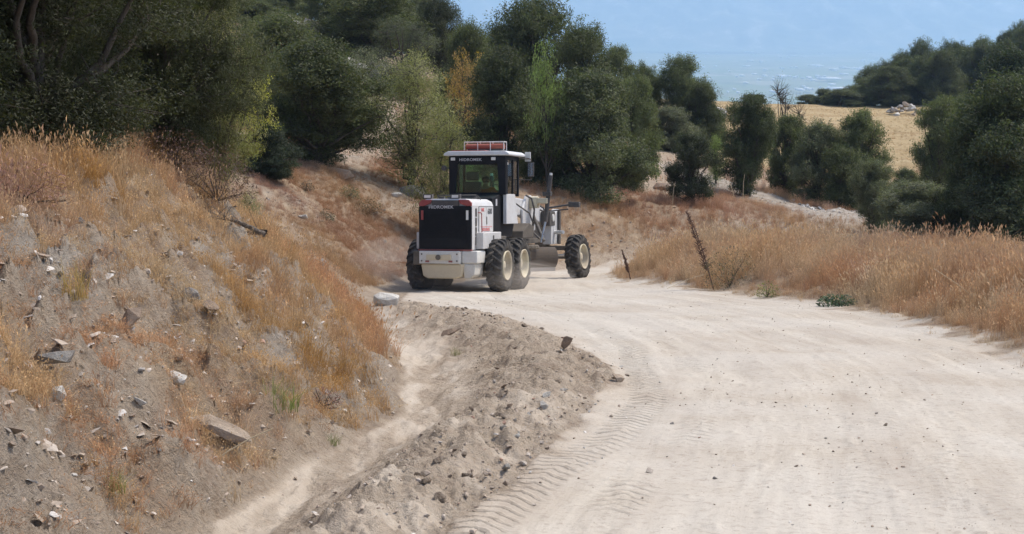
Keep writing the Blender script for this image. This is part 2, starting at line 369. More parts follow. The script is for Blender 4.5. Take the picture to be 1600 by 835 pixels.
def hit(u, v):
    """where the line of sight through a picture point meets the ground"""
    a = R(9); X = u-800; dn = (v-417.5); F_ = np.array([0, math.cos(a), -math.sin(a)]); U_ = np.array([0, math.sin(a), math.cos(a)])
    d = F_*FPX-U_*dn+np.array([X, 0, 0]); d = d/d[1]; yy = np.geomspace(6.2, 230, 1600); zz = terrain(d[0]*yy, yy)
    k = np.argmax(zz > d[2]*yy)
    return (float(d[0]*yy[k]), float(yy[k])) if zz[k] > d[2]*yy[k] else (float(d[0]*60), 60.0)
def build_terrain():
    T = np.concatenate([np.linspace(-2.6, -.47, 26)[:-1], np.linspace(-.47, -.38, 14)[:-1], np.linspace(-.38, .36, 560), np.linspace(.36, .47, 14)[1:], np.linspace(.47, 2.6, 26)[1:]])
    Y = np.concatenate([np.geomspace(5, 6.2, 8)[:-1], np.geomspace(6.2, 62, 540)[:-1], np.geomspace(62, 260, 130)[:-1], np.geomspace(260, 900, 16)])
    TT, YY = np.meshgrid(T, Y); XX = TT*YY; nr, nc = TT.shape
    x, y = XX.ravel(), YY.ravel(); z, d = terrain(x, y, True)
    V = np.stack([x, y, z], 1)
    idx = np.arange(nr*nc).reshape(nr, nc)
    F = np.stack([idx[:-1, :-1], idx[:-1, 1:], idx[1:, 1:], idx[1:, :-1]], -1).reshape(-1, 4)
    q = d['q']; fl = field_mask(x, y); gp = gravel_path(x, y); rt = red_trail(x, y)
    n = fbm(x*.5, y*.35, 4, 101); n2 = fbm(x*1.7, y*1.7, 3, 103)
    near = (1-ss(28, 34, y))
    hb = ss(1.9, 2.7, q)
    lit_bank = d['bank']*(near*np.clip((1-hb)*1.0+ss(-.1, .35, n+.25*n2)*.9*hb+np.exp(-((y-21)/4)**2)*ss(2.9, 3.3, q)*.8, 0, 1)+(1-near)*ss(-.6, .0, n+.3*n2)*.95)
    litter = np.clip(lit_bank+d['right']+d['fw']*ss(-.55, .1, n+.3*n2)*.95, 0, 1)*(1-gp)*(1-.75*rt)
    rock = d['bank']*near*np.clip(ss(.2, .5, -n+.2*n2)*.8+np.exp(-(((x+2.95)/.55)**2+((y-17.5)/2.6)**2))*1.2+np.exp(-(((x+2.75)/.30)**2+((y-8.6)/1.0)**2))*1.6, 0, 1)
    rock = np.clip(rock+gp*.9+d['bank']*(1-near)*ss(.2, .5, -n)*.6, 0, 1)
    road = np.clip(d['road']*(.75+.25*ss(8.0, 8.25, q+.1*n2))+d['ditch']*(.12+.5*ss(-.15, .35, fbm(x*3.5, y*.7, 4, 111))), 0, 1)
    road = np.clip(road+gp*.15+d['wind']*(1-.8*ss(13, 19, y))*(.10+.38*ss(-.1, .5, fbm(x*3.5, y*2.2, 4, 113))), 0, 1)
    cx = np.interp(y, NY, NX[:, 9])
    rc = np.stack([x-cx, y, 0*x], 1); tc = np.stack([d['w'], d['s'], d['tm']], 1)
    loose = np.clip(d['wind']*.75+d['bank']*near*.6*ss(-.3, .3, fbm(x*1.4, y*1.1, 3, 117))+d['ditch']*.6, 0, 1)
    A = {'loose': loose, 'litter': litter, 'rock': rock, 'road': road, 'field': fl}
    fq = lambda a: a[F].mean(1)
    zone = np.zeros(len(F), int)
    zone[fq(d['road']) > .5] = 1
    zone[(fq(d['wind']) > .5) & (zone == 0)] = 2
    zone[(fq(d['ditch']) > .5) & (zone == 0)] = 3
    zone[fq(fl) > .5] = 4
    zone[(fq(gp) > .5) & (zone == 0)] = 5
    zone[(fq(d['bank']) > .5) & (zone == 0)] = 6
    names = {0: ('ground', 'dry hillside ground under grass and shrubs'), 1: ('dirt_road', 'pale dusty unpaved road bending behind the grass'), 2: ('earth_windrow', 'long ridge of loose graded soil beside the road'),
             3: ('ditch', 'shallow pale ditch between bank and soil ridge'), 4: ('field', 'mown straw coloured field on the terrace'), 5: ('gravel_path', 'grey gravel path coming down the slope'), 6: ('embankment', 'cut earth bank along the left of the road')}
    for zi, (nm, lb) in names.items():
        f = F[zone == zi]
        if not len(f): continue
        u, inv = np.unique(f, return_inverse=True)
        me = mesh_np(nm, V[u], inv.reshape(-1, 4), [M_TER], True)
        for k, a in A.items(): attr(me, k, a[u])
        attr(me, 'roadco', rc[u], 'FLOAT_VECTOR'); attr(me, 'trackco', tc[u], 'FLOAT_VECTOR')
        tag(link(bpy.data.objects.new(nm, me)), lb, kind='structure')
    # ground behind and under the camera
    gx, gy = np.meshgrid(np.linspace(-60, 60, 161), np.linspace(-40, 5.2, 46))
    x, y = gx.ravel(), gy.ravel(); z, d = terrain(x, y, True)
    idx = np.arange(gx.size).reshape(gx.shape)
    F = np.stack([idx[:-1, :-1], idx[:-1, 1:], idx[1:, 1:], idx[1:, :-1]], -1).reshape(-1, 4)
    me = mesh_np('ground', np.stack([x, y, z-.03], 1), F, [M_TER], True)
    attr(me, 'loose', 0*x); attr(me, 'road', d['road']); attr(me, 'litter', np.clip(d['bank']+d['right'], 0, 1)); attr(me, 'rock', 0*x); attr(me, 'field', 0*x)
    attr(me, 'roadco', np.stack([x, y, 0*x], 1), 'FLOAT_VECTOR'); attr(me, 'trackco', np.stack([9+0*x, y, 0*x], 1), 'FLOAT_VECTOR')
    tag(link(bpy.data.objects.new('ground', me)), 'dry ground behind the viewpoint', kind='structure')
build_terrain()

# ------------------------------------------------------------ valley, mountains
def build_far():
    mt, t = newmat('valley_fields'); P = t.coord()
    vo = t.n('ShaderNodeTexVoronoi'); t.put(vo.inputs['Vector'], t.mapv(P, (.0050, .0026, 1))); vo.inputs['Scale'].default_value = 1.0
    c = t.ramp(t.noise(vo.outputs['Position'], 3.1, 2), (.3, (.14, .18, .10)), (.42, (.25, .26, .17)), (.52, (.19, .24, .12)), (.60, (.36, .34, .25)), (.72, (.17, .22, .11)))
    t.surf(t.bsdf(c, .9, spec=.1))
    X, Y = np.meshgrid(np.linspace(-30000, 30000, 61), np.linspace(800, 18000, 61))
    Z = -256+0*X+np.maximum(fbm(X*.0009, Y*.0006, 4, 5), 0)*60*ss(5000, 9000, Y)
    idx = np.arange(X.size).reshape(X.shape); F = np.stack([idx[:-1, :-1], idx[:-1, 1:], idx[1:, 1:], idx[1:, :-1]], -1).reshape(-1, 4)
    tag(link(bpy.data.objects.new('valley_plain', mesh_np('valley_plain', np.stack([X.ravel(), Y.ravel(), Z.ravel()], 1), F, [mt], True))), 'flat farmed valley plain far below, blue with haze', kind='structure')
    # the lower flank that joins hill and plain
    X, Y = np.meshgrid(np.linspace(-9000, 9000, 61), np.geomspace(850, 3500, 24))
    z0 = plane_z(900)-85
    Z = z0+(-262-z0)*ss(850, 3300, Y)+fbm(X*.002, Y*.002, 3, 15)*12-6
    tag(link(bpy.data.objects.new('lower_hillside', mesh_np('lower_hillside', np.stack([X.ravel(), Y.ravel(), Z.ravel()], 1), np.stack([(i := np.arange(X.size).reshape(X.shape))[:-1, :-1], i[:-1, 1:], i[1:, 1:], i[1:, :-1]], -1).reshape(-1, 4), [mt], True))), 'lower hillside falling to the plain', kind='structure')
    mt, t = newmat('mountain_slope'); P = t.coord()
    n = t.noise(t.mapv(P, (1, .5, 1.6)), .0030, 10, .68, .6)
    c = t.ramp(n, (.38, (.09, .12, .07)), (.48, (.20, .22, .14)), (.56, (.30, .29, .20)), (.65, (.62, .56, .47)))
    t.surf(t.bsdf(c, .95, spec=.05))
    X, Y = np.meshgrid(np.linspace(-16000, 16000, 520), np.linspace(13500, 17500, 130))
    f = ss(14300, 17300, Y+fbm(X*.0003, Y*.0, 3, 8)*700)
    Z = -256+f*720*(.95+.1*fbm(X*.00016, Y*0, 3, 9))+ss(0, .25, f)*(ridged(X*.0016+Y*.0006, Y*.0007, 6, 12, .6)*260)*(.25+f*(1-f)*3)
    idx = np.arange(X.size).reshape(X.shape); F = np.stack([idx[:-1, :-1], idx[:-1, 1:], idx[1:, 1:], idx[1:, :-1]], -1).reshape(-1, 4)
    tag(link(bpy.data.objects.new('mountains', mesh_np('mountains', np.stack([X.ravel(), Y.ravel(), Z.ravel()], 1), F, [mt], True))), 'mountain side beyond the valley fading into blue haze', kind='structure')
    # villages and greenhouses on the plain: a scatter nobody could count
    mt, t = newmat('white_roofs'); t.surf(t.bsdf((.8, .8, .8), .6))
    V = []; F = []
    for i in range(190):
        cl = rnd.random()
        if cl < .45: u = rnd.gauss(1290, 110); y = rnd.choice((5800, 7000, 8700))*rnd.uniform(.95, 1.05)
        else: u = rnd.uniform(880, 1420); y = rnd.uniform(5500, 13500)
        x = xu(u, y); sx = (6+34*rnd.random()**3)*y/7000; sy = rnd.uniform(25, 80); h = 7
        if rnd.random() < .05: sx *= 2.6; sy *= 1.5
        b = len(V)
        for dz in (0, h):
            for dx, dy in ((-1, -1), (1, -1), (1, 1), (-1, 1)): V.append((x+dx*sx/2, y+dy*sy/2, -246+dz))
        for q in ((0, 1, 5, 4), (1, 2, 6, 5), (2, 3, 7, 6), (3, 0, 4, 7), (4, 5, 6, 7), (3, 2, 1, 0)): F.append([b+k for k in q])
    tag(link(bpy.data.objects.new('distant_roofs', mesh_np('distant_roofs', V, F, [mt]))), 'tiny pale roofs and greenhouses scattered over the hazy plain', kind='stuff')
build_far()

# ------------------------------------------------------------ geometry-node scattering of prototypes kept out of the scene
def proto_collection(name, meshes):
    c = bpy.data.collections.new(name)
    for i, me in enumerate(meshes):
        c.objects.link(bpy.data.objects.new('%s_kind_%02d' % (name, i), me))
    return c
def scatter(name, label, pts, rot, scl, idx, tint, coll):
    me = bpy.data.meshes.new(name); pts = np.asarray(pts, dtype=np.float32)
    me.vertices.add(len(pts)); me.vertices.foreach_set('co', pts.ravel())
    attr(me, 'rot', rot, 'FLOAT_VECTOR'); attr(me, 'scl', scl, 'FLOAT_VECTOR'); attr(me, 'idx', idx, 'INT')
    attr(me, 'tint', np.concatenate([tint, np.ones((len(tint), 1))], 1), 'FLOAT_COLOR')
    o = tag(link(bpy.data.objects.new(name, me)), label, kind='stuff')
    g = bpy.data.node_groups.new(name, 'GeometryNodeTree')
    g.interface.new_socket('Geometry', in_out='INPUT', socket_type='NodeSocketGeometry')
    g.interface.new_socket('Geometry', in_out='OUTPUT', socket_type='NodeSocketGeometry')
    N = g.nodes; gi = N.new('NodeGroupInput'); go = N.new('NodeGroupOutput')
    ci = N.new('GeometryNodeCollectionInfo'); ci.inputs['Collection'].default_value = coll
    ci.inputs['Separate Children'].default_value = True; ci.inputs['Reset Children'].default_value = True
    ip = N.new('GeometryNodeInstanceOnPoints'); ip.inputs['Pick Instance'].default_value = True
    def na(nm, dt):
        x = N.new('GeometryNodeInputNamedAttribute'); x.data_type = dt; x.inputs['Name'].default_value = nm
        return x.outputs['Attribute']
    L = g.links.new
    L(gi.outputs[0], ip.inputs['Points']); L(ci.outputs[0], ip.inputs['Instance'])
    L(na('idx', 'INT'), ip.inputs['Instance Index']); L(na('rot', 'FLOAT_VECTOR'), ip.inputs['Rotation']); L(na('scl', 'FLOAT_VECTOR'), ip.inputs['Scale'])
    L(ip.outputs[0], go.inputs[0])
    md = o.modifiers.new('scatter', 'NODES'); md.node_group = g
    return o

def tuft_mesh(seed, n=34, spread=.28, lean=.5, head=.6, wid=.012):
    r = random.Random(seed); V = []; F = []; T = []
    for i in range(n):
        a = r.uniform(0, 2*PI); rad = spread*math.sqrt(r.random()); bx, by = rad*math.cos(a), rad*math.sin(a)
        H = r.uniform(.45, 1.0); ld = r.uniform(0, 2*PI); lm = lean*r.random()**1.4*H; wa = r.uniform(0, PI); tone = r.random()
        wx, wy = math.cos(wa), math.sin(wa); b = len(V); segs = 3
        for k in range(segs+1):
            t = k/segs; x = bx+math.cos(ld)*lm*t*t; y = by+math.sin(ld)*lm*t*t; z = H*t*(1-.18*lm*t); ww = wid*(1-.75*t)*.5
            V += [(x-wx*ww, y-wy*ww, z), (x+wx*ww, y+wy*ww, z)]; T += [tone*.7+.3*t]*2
        for k in range(segs): F.append((b+2*k, b+2*k+1, b+2*k+3, b+2*k+2))
        if r.random() < head:
            x, y, z = V[-1]; hw = wid*r.uniform(1.0, 1.9); hl = r.uniform(.05, .13); b = len(V)
            V += [(x, y, z-.01), (x+wx*hw, y+wy*hw, z+hl*.5), (x+math.cos(ld)*.03, y+math.sin(ld)*.03, z+hl), (x-wx*hw, y-wy*hw, z+hl*.45)]; T += [.9]*4
            F.append((b, b+1, b+2, b+3))
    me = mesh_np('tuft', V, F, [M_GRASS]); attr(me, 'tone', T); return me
tufts = proto_collection('tuft', [tuft_mesh(s) for s in range(5)]+[tuft_mesh(20+s, 26, .2, 1.0, .35) for s in range(3)]+[tuft_mesh(40+s, 46, .34, .9, .0, .016) for s in range(2)])
STRAW = np.array([.58, .41, .235]); RUST = np.array([.50, .29, .165]); PALE = np.array([.64, .52, .36]); PINK = np.array([.42, .27, .215]); OCHRE = np.array([.50, .29, .09]); GREEN = np.array([.13, .16, .06])
def grass_points(n, sampler, dens, height, cols, seed, kinds=(0, 8), maxn=200000):
    r = np.random.default_rng(seed); x, y = sampler(r, n); z, d = terrain(x, y, True)
    keep = r.random(len(x)) < dens(x, y, d); x, y, z = x[keep], y[keep], z[keep]; d = {k: v[keep] for k, v in d.items()}
    m = len(x); H = height(x, y, d)*(r.uniform(.45, 1.2, m)+.5*(r.random(m) < .06))*(1+.45*fbm(x*1.3, y*.8, 3, 99))
    rot = np.stack([r.normal(0, .2, m), r.normal(0, .2, m)+.12, r.uniform(0, 2*PI, m)], 1)
    wd = r.uniform(.75, 1.2, m)*np.maximum(H, .3)
    tint = cols(x, y, d, r)
    return np.stack([x, y, z-.01], 1), rot, np.stack([wd, wd, H], 1), r.integers(kinds[0], kinds[1], m), tint
def fan(u0, u1, y0, y1, p=1.0):
    def f(r, n):
        y = (y0**(p+1)+(y1**(p+1)-y0**(p+1))*r.random(n))**(1/(p+1)); t = r.uniform((u0-800)/FPX, (u1-800)/FPX, n); return t*y, y
    return f
def mixcol(pairs):
    def f(x, y, d, r):
        m = len(x); wsum = 0; c = np.zeros((m, 3))
        for col, sc, sd_, bias in pairs:
            w_ = np.maximum(fbm(x*sc, y*sc*.7, 3, sd_)+bias+r.normal(0, .12, m), .001)**2
            c += w_[:, None]*col; wsum = wsum+w_
        return c/wsum[:, None]*r.uniform(.8, 1.2, (m, 1))
    return f
def cat(*L): return [np.concatenate([l[k] for l in L]) for k in range(5)]
# right verge and mound
g1 = grass_points(30000, fan(900, 1900, 18, 64, 0.9), lambda x, y, d: d['right']*ss(9.97, 10.12, d['q']+.1*fbm(x*2, y*2, 3, 97))*(.35+.6*ss(-.35, .1, fbm(x*.6, y*.4, 4, 98))), lambda x, y, d: .26+.34*ss(10.05, 10.5, d['q'])+.22*fbm(x*.35, y*.3, 3, 7), mixcol([(STRAW, .5, 200, .34), (RUST, .3, 210, .38), (PALE, .45, 220, .30), (PINK, .35, 230, .12)]), 301)
g1b = grass_points(5000, fan(900, 1900, 18, 60, 1.0), lambda x, y, d: np.exp(-((d['q']-10.03)/.07)**2)*.9, lambda x, y, d: .16+0*x, mixcol([(STRAW, .5, 200, .4), (PALE, .45, 220, .4)]), 302)
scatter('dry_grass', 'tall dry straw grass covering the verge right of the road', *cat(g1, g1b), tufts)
# left bank
def bank_d(x, y, d):
    q = d['q']; n = fbm(x*1.1, y*.8, 3, 401)
    top = (1-ss(2.25, 2.8, q+n*.4)); fl = np.exp(-((y-21.5)/4.2)**2)*ss(2.7, 3.1, q)*(1-ss(3.75, 3.95, q)); low = np.exp(-(((x+2.35)/.5)**2+((y-11.6)/1.2)**2))
    return np.clip(top*.9+fl*1.1+low*.7+.38*ss(-.15, .3, n), 0, 1)*d['bank']*(1-ss(29, 33, y))
g2 = grass_points(17000, fan(-400, 640, 8.5, 32, 0.7), bank_d, lambda x, y, d: .14+.20*(1-ss(1.9, 2.7, d['q']))+.10*ss(17, 22, y)+.04*fbm(x, y, 2, 9), mixcol([(STRAW, .8, 410, .35), (RUST*1.1, .8, 420, .4), (PINK, .7, 430, .15), (PALE, .9, 440, .05), (OCHRE, 1.0, 450, .0)]), 303)
g2b = grass_points(7000, fan(100, 660, 14, 32, 0.7), lambda x, y, d: np.clip(bank_d(x, y, d)*1.2, 0, 1)*ss(2.4, 2.9, d['q']), lambda x, y, d: .30+.05*fbm(x, y, 2, 9), mixcol([(STRAW, .8, 410, .3), (RUST*1.15, .8, 420, .4), (OCHRE*.9, 1.0, 450, .2)]), 309)
g2c = grass_points(12000, fan(-300, 640, 6.4, 30, 0.3), lambda x, y, d: d['bank']*(.15+.85*ss(-.2, .3, fbm(x*1.6, y*1.2, 3, 461)))*ss(2.0, 2.6, d['q']), lambda x, y, d: .09+.05*fbm(x*2, y, 2, 9), mixcol([(STRAW*.95, .8, 410, .3), (RUST, .8, 420, .2), (PALE, .7, 430, .25)]), 315)
g2d = grass_points(5200, fan(-300, 560, 6.4, 16, 0.2), lambda x, y, d: d['bank']*ss(2.4, 2.8, d['q'])*ss(.02, .3, fbm(x*1.3, y*1.0, 3, 471)), lambda x, y, d: .15+0*x, mixcol([(OCHRE*1.1, .8, 410, .3), (STRAW*1.05, .8, 420, .4), (PALE, .7, 430, .3)]), 316)
g2 = tuple(cat(g2, g2d))
g2c[1][:, 0] += np.random.default_rng(5).normal(0, .7, len(g2c[1])); g2 = tuple(cat(g2, g2c))
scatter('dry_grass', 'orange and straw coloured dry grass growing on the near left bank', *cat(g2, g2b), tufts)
# slopes behind
def slope_d(x, y, d):
    n = fbm(x*.45, y*.35, 3, 501)
    return np.clip(d['bank']*ss(30, 34, y)*(.25+.75*ss(-.2, .35, n))+d['fw']*(.5+.5*ss(-.3, .2, n)), 0, 1)*(1-gravel_path(x, y))*(1-.9*red_trail(x, y))*(1-field_mask(x, y))
g3 = grass_points(26000, fan(340, 1640, 31, 108, 0.5), slope_d, lambda x, y, d: .22+.16*ss(45, 70, y)+.08*fbm(x*.5, y*.5, 2, 9), mixcol([(STRAW, .3, 510, .25), (RUST, .3, 520, .45), (PINK*1.1, .25, 530, .3), (PALE, .4, 540, -.05)]), 304)
g3c = grass_points(12000, fan(830, 1360, 52, 80, 0.3), slope_d, lambda x, y, d: .30+.12*fbm(x*.5, y*.5, 2, 9), mixcol([(STRAW, .3, 510, .25), (RUST, .3, 520, .5), (PINK, .25, 530, .2)]), 318)
g3b = grass_points(22000, fan(340, 760, 31, 58, 0.6), lambda x, y, d: d['bank']*ss(30, 34, y)*(.15+.85*ss(-.25, .25, fbm(x*.45, y*.35, 3, 501)))*(1-.9*red_trail(x, y)), lambda x, y, d: .17+.10*fbm(x*.8, y*.6, 2, 9), mixcol([(STRAW*.85, .3, 510, .2), (RUST*.85, .3, 520, .4), (PINK*.9, .25, 530, .35)]), 314)
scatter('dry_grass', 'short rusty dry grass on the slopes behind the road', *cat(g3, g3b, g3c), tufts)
g4 = grass_points(9000, fan(1080, 1500, 92, 215, 0.3), lambda x, y, d: field_mask(x, y)*.6, lambda x, y, d: .16+0*x, mixcol([(PALE*.9*np.array([1, .96, .8]), .1, 610, .4), (STRAW, .1, 620, .4)]), 305, kinds=(8, 10))
scatter('stubble', 'pale straw stubble over the mown terrace field', *g4, tufts)

# ------------------------------------------------------------ stones
def hull_mesh(name, seed, n=16, dims=(1, .75, .5), mats=(), sub=0, rough=0.0):
    r = random.Random(seed); bm = bmesh.new()
    for _ in range(n):
        v = Vector((r.gauss(0, 1), r.gauss(0, 1), r.gauss(0, 1))).normalized()
        e = .75+.25*r.random()
        v = Vector([math.copysign(abs(c)**.75, c) for c in v])
        bm.verts.new((v.x*dims[0]*e*.5, v.y*dims[1]*e*.5, v.z*dims[2]*e*.5))
    ret = bmesh.ops.convex_hull(bm, input=bm.verts)
    bmesh.ops.delete(bm, geom=[v for v in bm.verts if not v.link_faces], context='VERTS')
    if sub:
        bmesh.ops.subdivide_edges(bm, edges=bm.edges, cuts=sub, use_grid_fill=True, smooth=.07)
        bmesh.ops.triangulate(bm, faces=bm.faces)
        for v in bm.verts:
            k = float(fbm(np.array([v.co.x*3/max(dims)+v.co.z*2+seed]), np.array([v.co.y*3/max(dims)-v.co.z*2]), 3, seed)[0]); v.co *= 1+rough*k
    me = bpy.data.meshes.new(name); bm.to_mesh(me); bm.free()
    for m_ in mats: me.materials.append(m_)
    return me
peb = proto_collection('pebble', [hull_mesh('pebble', 900+i, 12, (1, rnd.uniform(.6, .9), rnd.uniform(.35, .7)), [M_GRAVEL]) for i in range(8)])
STT = np.array([[.40, .33, .265], [.34, .275, .22], [.46, .40, .34], [.30, .24, .19], [.55, .52, .48], [.36, .33, .30], [.38, .25, .19]])
def stone_points(n, sampler, dens, size, seed, cw=None, sink=.2):
    r = np.random.default_rng(seed); x, y = sampler(r, n); z, d = terrain(x, y, True)
    k = r.random(len(x)) < dens(x, y, d); x, y, z = x[k], y[k], z[k]; d = {a: b[k] for a, b in d.items()}; m = len(x)
    S = size(x, y, d, r)[:, None]*np.stack([np.ones(m), r.uniform(.7, 1.1, m), r.uniform(.6, 1.1, m)], 1)
    rot = np.stack([r.normal(0, .35, m), r.normal(0, .35, m), r.uniform(0, 2*PI, m)], 1)
    tint = STT[r.choice(len(STT), m, p=cw)]*r.uniform(.8, 1.2, (m, 1))
    return np.stack([x, y, z+S[:, 2]*sink], 1), rot, S, r.integers(0, 8, m), tint
pw = [.3, .22, .16, .14, .06, .08, .04]
sz = lambda lo, hi, p: (lambda x, y, d, r: lo+(hi-lo)*r.random(len(x))**p)
s1 = stone_points(42000, fan(100, 1050, 8.8, 34, .3), lambda x, y, d: d['wind']*(.35+.5*ss(7.1, 8.0, d['q'])), sz(.010, .065, 5), 701, pw)
s1b = stone_points(1500, fan(100, 1050, 8.8, 34, .3), lambda x, y, d: np.exp(-((d['q']-7.9)/.18)**2), sz(.03, .11, 2), 702, [.22, .12, .2, .1, .2, .1, .06])
scatter('gravel', 'loose pebbles and clods over the ridge of graded soil', *cat(s1, s1b), peb)
s2 = stone_points(15000, fan(560, 1750, 8.8, 40, .2), lambda x, y, d: d['road']*(.12+.6*ss(.0, .35, fbm(x*.6, y*.25, 3, 711))), sz(.010, .045, 7), 703, [.34, .2, .2, .06, .12, .06, .02])
scatter('gravel', 'small stones scattered over the pale road', *s2, peb)
s3 = stone_points(30000, fan(-250, 680, 6.4, 32, .2), lambda x, y, d: d['bank']*(1-ss(29, 33, y))*(.12+.6*ss(2.4, 3.2, d['q'])), sz(.012, .085, 4.5), 704, [.30, .18, .22, .08, .12, .09, .01])
s3c = stone_points(2600, fan(-250, 620, 6.4, 30, .2), lambda x, y, d: d['bank']*(1-ss(28, 32, y))*ss(2.0, 2.5, d['q'])*(.1+.9*ss(0, .35, fbm(x*1.1, y*.8, 3, 715))), sz(.05, .15, 2.5), 716, [.25, .12, .2, .08, .22, .13, 0], .12)
s3c[2][:, 2] *= .38
s3b = stone_points(4200, fan(-100, 680, 7.5, 34, .3), lambda x, y, d: (d['bank']+d['ditch'])*np.exp(-((d['q']-4.15)/.35)**2), sz(.015, .08, 3), 705, pw)
scatter('gravel', 'rubble and pebbles lying on the cut face of the near bank', *cat(s3, s3b, s3c), peb)
s4 = stone_points(4500, fan(380, 720, 32, 52, .3), lambda x, y, d: d['bank']*.7*ss(-.2, .3, -fbm(x*.5, y*.35, 4, 101)+.1), sz(.02, .12, 3), 706, pw)
s5 = stone_points(5000, fan(1050, 1400, 60, 90, .3), lambda x, y, d: gravel_path(x, y), sz(.03, .14, 3), 707, [.1, .1, .2, .1, .2, .3, 0])
s6 = stone_points(1500, fan(840, 1060, 50, 60, .3), lambda x, y, d: d['bank']*.6+d['fw']*.3, sz(.03, .16, 3), 708, pw)
scatter('gravel', 'grey rubble on the gravel path and on the slopes behind the road', *cat(s4, s5, s6), peb)

# ------------------------------------------------------------ trees
def tube_np(V, F, p0, p1, r0, r1, seg=6, wob=0, r=None):
    p0 = Vector(p0); p1 = Vector(p1); n = 4
    d = (p1-p0); L = d.length
    if L < 1e-5: return
    zq = d.to_track_quat('Z', 'Y'); b = len(V); off = [Vector((0, 0, 0))]+[Vector((r.uniform(-1, 1), r.uniform(-1, 1), 0))*wob*L for _ in range(n-1)]+[Vector((0, 0, 0))] if r else [Vector((0, 0, 0))]*(n+1)
    for k in range(n+1):
        t = k/n; rr = r0+(r1-r0)*t
        for s in range(seg):
            a = 2*PI*s/seg; V.append(tuple(p0+zq @ (Vector((math.cos(a)*rr, math.sin(a)*rr, L*t))+off[k])))
    for k in range(n):
        for s in range(seg): F.append((b+k*seg+s, b+k*seg+(s+1) % seg, b+(k+1)*seg+(s+1) % seg, b+(k+1)*seg+s))
def tree_variant(seed, lobes=16, sub=58, per=34, leaf=(.014, .008), sig=.022, zmin=.14, zmax=.9, prof='egg', lobe_r=(.12, .2), stray=.18, twigs=0, tri=False, spray=0.0):
    r = random.Random(seed); g = np.random.default_rng(seed)
    cs = []
    for i in range(lobes):
        for _ in range(40):
            t = (i+.5*r.random())/lobes; z = zmin+(zmax-zmin)*(t if prof != 'round' else t**.8)
            k = (z-zmin)/(zmax-zmin)
            if prof == 'egg': rad = .42*math.sin(PI*min(1, .18+.78*k))**.7
            elif prof == 'cone': rad = .43*(1-k)**.75+.03
            elif prof == 'round': rad = .40*math.sqrt(max(.02, 1-(2*k-1)**2))
            elif prof == 'bush': rad = .40*(max(.0, 1-k**2.2))**.5*(.75+.25*min(1, k*4))
            else: rad = .40*min(1, k*1.5+.25)*math.sqrt(max(.05, 1-max(0, 2*k-1)**2))
            a = r.uniform(0, 2*PI)+i*2.4; rr = rad*math.sqrt(r.random())*.95
            c = np.array([math.cos(a)*rr, math.sin(a)*rr, z]); R0 = r.uniform(*lobe_r)
            if all(np.linalg.norm(c-o) > .5*R0 for o, _ in cs): break
        cs.append((c, R0))
    P = []; O = []; TN = []; HU = []
    for c, R0 in cs:
        ns = int(sub*(R0/np.mean(lobe_r))**2); dr = g.normal(size=(ns, 3)); dr /= np.linalg.norm(dr, axis=1)[:, None]
        dr[:, 2] = np.where(dr[:, 2] < -.3, dr[:, 2]*.5, dr[:, 2])
        rad = R0*np.where(g.random(ns) < stray, g.uniform(1.1, 1.5, ns), g.uniform(.55, 1.08, ns))
        sc = c+dr*rad[:, None]*np.array([1, 1, .85]); tn = np.clip(g.normal(.5, .24, ns)+.2*r.gauss(0, 1), 0, 1); hu = np.clip(g.normal(.5, .25, ns), 0, 1)
        axis = dr+g.normal(0, .4, (ns, 3))+np.array([0, 0, .35]); axis /= np.linalg.norm(axis, axis=1)[:, None]
        lp = np.repeat(sc, per, 0)+g.normal(0, sig, (ns*per, 3))*np.array([1, 1, .8])
        if spray > 0:
            lp += np.repeat(axis, per, 0)*g.uniform(-1, 1.3, (ns*per, 1))*spray
        P.append(lp); O.append(np.repeat(dr, per, 0)); TN.append(np.clip(np.repeat(tn, per)+g.normal(0, .12, ns*per), 0, 1)); HU.append(np.repeat(hu, per))
    P = np.concatenate(P); O = np.concatenate(O); TN = np.concatenate(TN); HU = np.concatenate(HU)
    k = P[:, 2] > .015; P, O, TN, HU = P[k], O[k], TN[k], HU[k]; n = len(P)
    nm = O*.7+g.normal(0, .8, (n, 3)); nm[:, 2] += .45; nm /= np.linalg.norm(nm, axis=1)[:, None]
    a = np.cross(nm, g.normal(size=(n, 3))); a /= np.linalg.norm(a, axis=1)[:, None]; b = np.cross(nm, a)
    s = g.uniform(.65, 1.3, (n, 1)); a = a*leaf[0]*s*.5; b = b*leaf[1]*s*.5
    if tri:
        V = np.stack([P-a-b, P-a+b, P+a], 1).reshape(-1, 3); F = np.arange(3*n).reshape(-1, 3); q = 3
    else:
        V = np.stack([P-a, P-b, P+a, P+b], 1).reshape(-1, 3); F = np.arange(4*n).reshape(-1, 4); q = 4
    crown = mesh_np('crown', V, F, [M_LEAF]); attr(crown, 'tone', np.repeat(TN, q)); attr(crown, 'hue', np.repeat(HU, q))
    TV = []; TF = []
    tube_np(TV, TF, (0, 0, -.06), (r.uniform(-.03, .03), r.uniform(-.03, .03), max(.2, zmin+.15)), .035, .022, 8, .03, r)
    top = Vector(TV[-1]); tube_np(TV, TF, top, (0, 0, zmax*.92), .02, .004, 6, .05, r)
    for c, R0 in cs:
        z0 = max(.03, c[2]*r.uniform(.25, .55)); st = Vector((0, 0, z0)); mid = st.lerp(Vector(c), .5)+Vector((r.uniform(-.03, .03), r.uniform(-.03, .03), -.03))
        tube_np(TV, TF, st, mid, .014, .009, 5, .04, r); tube_np(TV, TF, mid, Vector(c), .009, .004, 5, .05, r)
        for _ in range(3+twigs):
            d_ = Vector((r.gauss(0, 1), r.gauss(0, 1), r.gauss(.35, .8))).normalized()*R0*(1.0 if not twigs else 1.25)
            tube_np(TV, TF, Vector(c)-d_*.1, Vector(c)+d_, .0035, .001, 4, .06, r)
